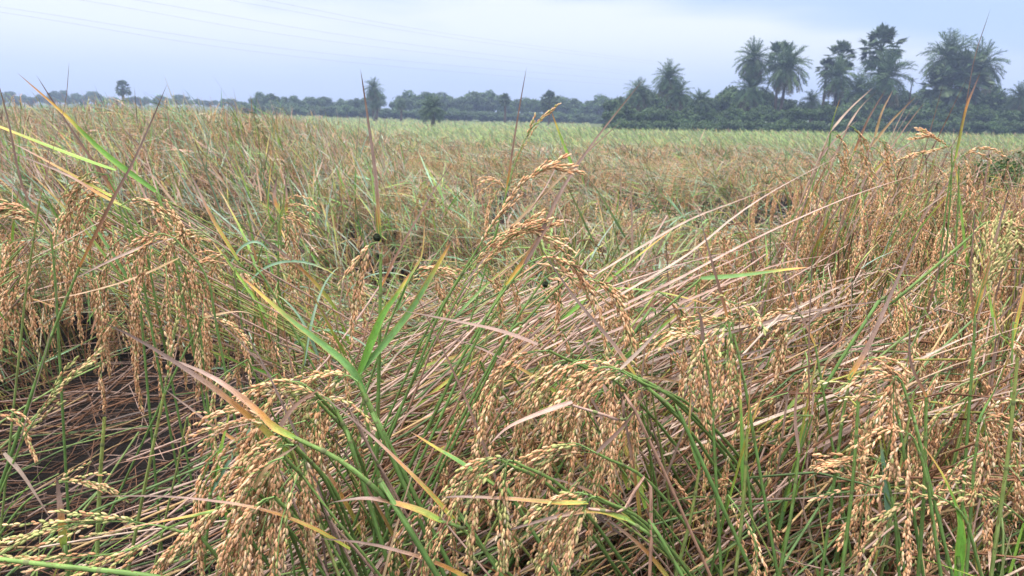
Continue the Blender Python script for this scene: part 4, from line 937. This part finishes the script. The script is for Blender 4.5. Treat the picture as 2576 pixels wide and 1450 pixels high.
def palm(kind, name, label, u, v, rpx, y, var=0, group=None, lean=0.0, trunk_r=.17, squash=1.0, skirt=True):
    c = P(u, v, y); rm = rpx * 1.17 / F * y
    bx = c[0] - lean; base = np.array([bx, c[1], float(ground_far(bx, c[1]))])
    e = tag(empty(name, base), label, 'palm tree', group)
    h = c - base
    if h[2] > rm * .5:
        B = Buf(); k = 12; t = np.linspace(0, 1, k)[:, None]
        Q = (t * np.array([h[0], h[1], h[2]]) + np.stack([np.sin(t[:, 0] * 3.1) * pr.normal(0, .12), 0 * t[:, 0], 0 * t[:, 0]], 1))[None] + base
        rr = trunk_r * (1.25 - .35 * t[:, 0]) * (1 + .10 * np.sin(np.arange(k) * 2.4))
        tubes(B, Q, rr[None], lin(112, 98, 84, .6), 8); B.build('trunk', M_BARK, e, base)
    o = crown_obj(kind, var, e, tuple(h), rm, pr.uniform(0, 6.3)); o.scale = (rm, rm, rm * squash)
    return e
DG = 'date palms of the grove'
# right hand grove, left to right
palm('date', 'date_palm', 'small date palm whose feathery crown pokes out at the left end of the palm grove', 1608, 238, 36, 100, 1)
palm('date', 'date_palm', 'date palm with starry crown standing alone above the low left part of the grove', 1682, 200, 38, 98, 0)
palm('date', 'date_palm', 'low date palm just right under the starry one', 1706, 240, 36, 96, 2)
palm('bushy', 'date_palm', 'low bushy date palm between the starry palm and the tall pair', 1762, 262, 32, 94, 1)
palm('date', 'date_palm', 'left palm of the tall touching pair of date palms', 1897, 152, 44, 98, 2, lean=.4)
palm('fan', 'palmyra_palm', 'palmyra palm peeping up behind the tall touching pair of date palms', 1964, 142, 36, 102, 1)
palm('date', 'date_palm', 'broad right palm of the tall touching pair, with hanging fronds', 1980, 172, 54, 96, 1, lean=.6)
palm('date', 'date_palm', 'date palm growing low beneath the left palm of the tall pair', 1890, 228, 46, 97, 0)
palm('date', 'date_palm', 'tiny date palm in the gap between the two tall groups of palms', 2042, 256, 26, 97, 1)
palm('fan', 'palmyra_palm', 'palmyra palm with ragged crown standing over a pale date palm', 2115, 145, 36, 100, 0)
palm('fan', 'palmyra_palm', 'low palmyra crown leaning out at the left of the ragged palmyra', 2080, 172, 24, 101, 1)
palm('date', 'date_palm', 'pale date palm directly below the ragged palmyra palm', 2108, 195, 44, 97, 2)
palm('fan', 'palmyra_palm', 'tallest palmyra palm with sky showing through its round crown', 2217, 125, 50, 99, 2)
palm('date', 'date_palm', 'wide date palm directly below the tallest palmyra palm', 2228, 198, 60, 96, 0)
palm('date', 'date_palm', 'low date palm at the lower left of the wide one', 2160, 235, 46, 95, 1)
palm('date', 'date_palm', 'date palm forming the pointed top of the great clump at far right', 2388, 148, 62, 97, 1)
palm('fan', 'palmyra_palm', 'palmyra palm with grey hanging fans inside the great clump at far right', 2418, 198, 66, 95, 1)
palm('date', 'date_palm', 'date palm on the right shoulder of the great clump at far right', 2468, 168, 54, 97, 2)
palm('fan', 'palmyra_palm', 'low palmyra crown at the left foot of the great clump at far right', 2368, 232, 48, 96, 0)
palm('date', 'date_palm', 'small date palm beyond the far right edge of the great clump', 2566, 246, 32, 97, 0)
# out in the field and before the far tree line
palm('date', 'date_palm', 'slender date palm standing before the far tree line left of centre', 940, 226, 24, 125, 0, trunk_r=.2)
palm('date', 'date_palm', 'ragged low growth of fronds on the slender palm', 945, 262, 15, 124, 2)
palm('bushy', 'date_palm', 'bushy trunkless date palm on the field before the far trees', 1086, 276, 34, 92, 0, squash=.95)
palm('fan', 'palmyra_palm', 'small palmyra palm with a brown trunk before the far tree line', 1271, 252, 15, 125, 0, trunk_r=.18)
palm('fan', 'palmyra_palm', 'pale small palmyra palm merged with the far tree line right of centre', 1383, 256, 24, 122, 2)
palm('date', 'date_palm', 'tiny palm just left of the bushy trunkless date palm', 1008, 262, 14, 125, 1)
palm('fan', 'palmyra_palm', 'lone palmyra palm with round open crown on the horizon at left', 309, 222, 19, 150, 1, trunk_r=.25)
# bare snag
b0 = P(2297, 300, 96); b0[2] = ground_far(b0[0], b0[1]); tp = P(2297, 196, 96)
e = tag(empty('bare_tree', b0), 'thin bare leaning snag beside the great palm clump', 'dead tree'); B = Buf()
Q = catmull([b0, b0 * .4 + tp * .6 + [-.3, 0, 0], tp], 10)[None]; tubes(B, Q, np.linspace(.13, .05, 10)[None], lin(92, 84, 80, .5), 6)
B.build('trunk', M_BARK, e, b0); B = Buf()
for a_ in ((-.7, .5), (.9, .35), (.5, -.2)):
    tubes(B, chain(tp[None] - [0, 0, .3], nrm(np.array([[a_[0], 0, a_[1]]])), .8, 4, .05, .1, r=pr), np.linspace(.05, .015, 5)[None], lin(92, 84, 80, .5), 5)
B.build('branch', M_BARK, e, b0)

# ================================================================== broadleaf trees and bushes
FT = [lin(84, 112, 62, .8), lin(70, 98, 56, .8), lin(96, 122, 70, .8), lin(62, 90, 54, .8)]
PROTO = []
for s_ in range(7):
    r = np.random.default_rng(300 + s_); cl = []
    for q in range(20):
        d = nrm(r.normal(0, 1, 3)); rr = r.uniform(.25, .75)
        cl.append((d[0] * rr * 1.05, d[1] * rr, d[2] * rr * .72, r.uniform(.18, .40)))
    PROTO.append((leafcloud(r, 3600, cl, .062, FT), None))
PO = {}
def tree(label, u, v, rpx, y, var, group, name='broadleaf_tree', sx_=1.0, sz=1.0, cat='tree'):
    c = P(u, v, y); rm = rpx / F * y; base = np.array([c[0], c[1], float(ground_far(c[0], c[1]))])
    e = tag(empty(name, base), label, cat, group); h = c[2] - base[2]
    if var not in PO: o = PROTO[var][0].build('crown', M_FOL, e, (0, 0, 0), smooth=False); PO[var] = o
    else: o = PO[var].copy(); COL.objects.link(o); o.parent = e
    o.location = (0, 0, h); o.scale = (rm * sx_, rm * sx_, rm * sz); o.rotation_euler = (0, 0, pr.uniform(0, 6.3))
    if ('t', var) not in PO:
        B = Buf(); k = 6; Q = chain(np.zeros((1, 3)), np.array([[.05, 0, 1]]), 1.0, k - 1, 0, .04, r=pr); tubes(B, Q, np.linspace(.055, .03, k)[None], lin(96, 84, 72, .5), 7)
        lb = chain(np.repeat(Q[:, 3], 6, 0), nrm(np.stack([np.cos(np.arange(6)), np.sin(np.arange(6)), np.ones(6)], 1)), .55, 4, .02, .08, r=pr)
        tubes(B, lb, np.linspace(.025, .008, 5)[None], lin(96, 84, 72, .5), 5)
        t_ = B.build('trunk', M_BARK, e, (0, 0, 0)); PO[('t', var)] = t_
    else: t_ = PO[('t', var)].copy(); COL.objects.link(t_); t_.parent = e
    t_.location = (0, 0, 0); t_.scale = (rm, rm, max(h, .3)); return e
tr = np.random.default_rng(51)
# undergrowth of the grove
gtop = [(1560, 240), (1600, 232), (1650, 228), (1700, 228), (1790, 246), (1830, 218), (1880, 220), (1930, 232), (1990, 246), (2030, 270), (2080, 255), (2130, 228), (2200, 220), (2260, 222), (2310, 232), (2350, 222), (2420, 215), (2470, 212), (2505, 232), (2540, 250), (2580, 232), (2640, 225)]
for i, u in enumerate(np.arange(1545, 2660, 30)):
    top = np.interp(u, [q[0] for q in gtop], [q[1] for q in gtop]) + tr.normal(0, 3)
    bot = 318; rp = (bot - top) / 2 * tr.uniform(.75, .95)
    tree('tall leafy tree in the back row under the palms of the grove', u, top + rp * .98, rp * 1.25, 104 + tr.uniform(-3, 3), i % 7, 'back row trees of the palm grove', sz=1.1)
for i, u in enumerate(np.arange(1540, 2670, 24)):
    v = 296 + tr.normal(0, 8) + max(0, (u - 2250)) * .012
    tree('rounded dark bush in the front row at the foot of the palm grove', u, v, tr.uniform(24, 40), 92 + tr.uniform(-2.5, 2.5), (i * 3) % 7, 'front row bushes of the palm grove', 'bush', 1.1, 1.0, 'bush')
for i, u in enumerate(np.arange(1530, 2680, 30)):
    tree('small low bush at the very foot of the palm grove along the crop edge', u + tr.normal(0, 6), 321, tr.uniform(23, 30), 87 + tr.uniform(-1, 1), (i * 5) % 7, 'low bushes along the crop edge', 'bush', 1.3, 1.0, 'bush')
# middle tree line
mtop = [(600, 258), (640, 246), (665, 233), (740, 240), (800, 243), (870, 246), (930, 248), (965, 238), (1000, 245), (1035, 229), (1070, 229), (1130, 241), (1165, 238), (1200, 229), (1250, 232), (1300, 243), (1340, 242), (1400, 237), (1470, 238), (1520, 246), (1560, 244)]
for i, u in enumerate(np.arange(612, 1570, 27)):
    top = np.interp(u, [q[0] for q in mtop], [q[1] for q in mtop]) + tr.normal(0, 2); bot = 276 + (u - 620) * .03; rp = (bot - top) / 2 * .95
    tree('blue hazed tree in the far line across the middle of the field', u + tr.normal(0, 5), top + rp * 1.05 + tr.normal(0, 3), rp * tr.uniform(1.05, 1.55), 170 + tr.uniform(-6, 6), i % 7, 'trees of the far middle line', sx_=1.15)
for i, u in enumerate(np.arange(618, 1570, 19)):
    bot = 274 + (u - 620) * .03
    tree('low hazed bush along the foot of the far middle tree line', u + tr.normal(0, 4), bot + 1, tr.uniform(18, 27), 158 + tr.uniform(-3, 3), (i * 2) % 7, 'bushes of the far middle line', 'bush', 1.5, .9, 'bush')
# far left line
for i, (u, v, rp) in enumerate([(-20, 242, 16), (20, 240, 15), (60, 247, 12), (100, 246, 12), (148, 240, 18), (190, 246, 14), (236, 243, 19), (275, 250, 12), (335, 250, 12), (372, 252, 11), (410, 249, 14), (452, 248, 15), (500, 255, 9), (540, 257, 9), (574, 253, 12), (600, 260, 9), (0, 252, 13), (40, 252, 12), (80, 252, 12), (125, 252, 12), (170, 253, 12), (212, 253, 12), (255, 254, 11), (295, 254, 11), (318, 254, 11), (352, 255, 11), (392, 255, 11), (430, 256, 11), (475, 256, 11), (520, 258, 10), (558, 259, 10), (590, 260, 10)]):
    tree('pale blue tree of the farthest line low on the horizon at left', u, v + 3, rp * 1.3, 240 + tr.uniform(-8, 8), i % 7, 'trees of the farthest left line', sx_=1.3)

# ================================================================== power lines
M_CAB = mat_plant('cable', .6, .2, 0)
LN = [([(-700, -80), (0, 18), (870, 140), (1700, 212)], 'lowest pair of overhead cables, upper cable'), ([(-700, -66), (0, 31), (860, 155), (1700, 226)], 'lowest overhead cable across the sky'),
      ([(-500, -100), (200, 0), (900, 113), (1600, 190)], 'overhead cable leaving the top edge furthest left'), ([(-300, -98), (340, 0), (1000, 108), (1600, 182)], 'overhead cable leaving the top edge second from left'),
      ([(0, -92), (570, 0), (1200, 105), (1700, 168)], 'overhead cable leaving the top edge third from left'), ([(100, -90), (660, 0), (1160, 90), (1700, 162)], 'overhead cable leaving the top edge furthest right')]
for pts, lb in LN:
    n_ = len(pts); q = [P(a, b, [55, 75, 110, 200][i]) for i, (a, b) in enumerate(pts)]
    B = Buf(); tubes(B, catmull(q, 60)[None], .010, np.array([.25, .25, .27]), 4)
    o = B.build('power_line', M_CAB, None, tuple(q[0])); tag(o, lb, 'power line')

# ================================================================== haze
me = bpy.data.meshes.new('haze')
x0, x1, y0, y1, z0, z1 = -640, 640, -40, 640, -6.5, 30
vv = [(x, y, z) for x in (x0, x1) for y in (y0, y1) for z in (z0, z1)]
me.from_pydata(vv, [], [(0, 1, 3, 2), (4, 6, 7, 5), (0, 4, 5, 1), (2, 3, 7, 6), (0, 2, 6, 4), (1, 5, 7, 3)]); me.update()
hz = bpy.data.objects.new('haze', me); COL.objects.link(hz); hz['kind'] = 'stuff'; hz['label'] = 'thin bluish haze over the field'
m, t, Nn_, Ln_ = nodes('haze air'); o_ = Nn_('ShaderNodeOutputMaterial'); v_ = Nn_('ShaderNodeVolumePrincipled')
v_.inputs['Color'].default_value = (.54, .69, 1.0, 1); v_.inputs['Density'].default_value = .0015; v_.inputs['Anisotropy'].default_value = 0.2
Ln_(v_.outputs[0], o_.inputs['Volume']); me.materials.append(m)
print('done', len(bpy.data.objects))
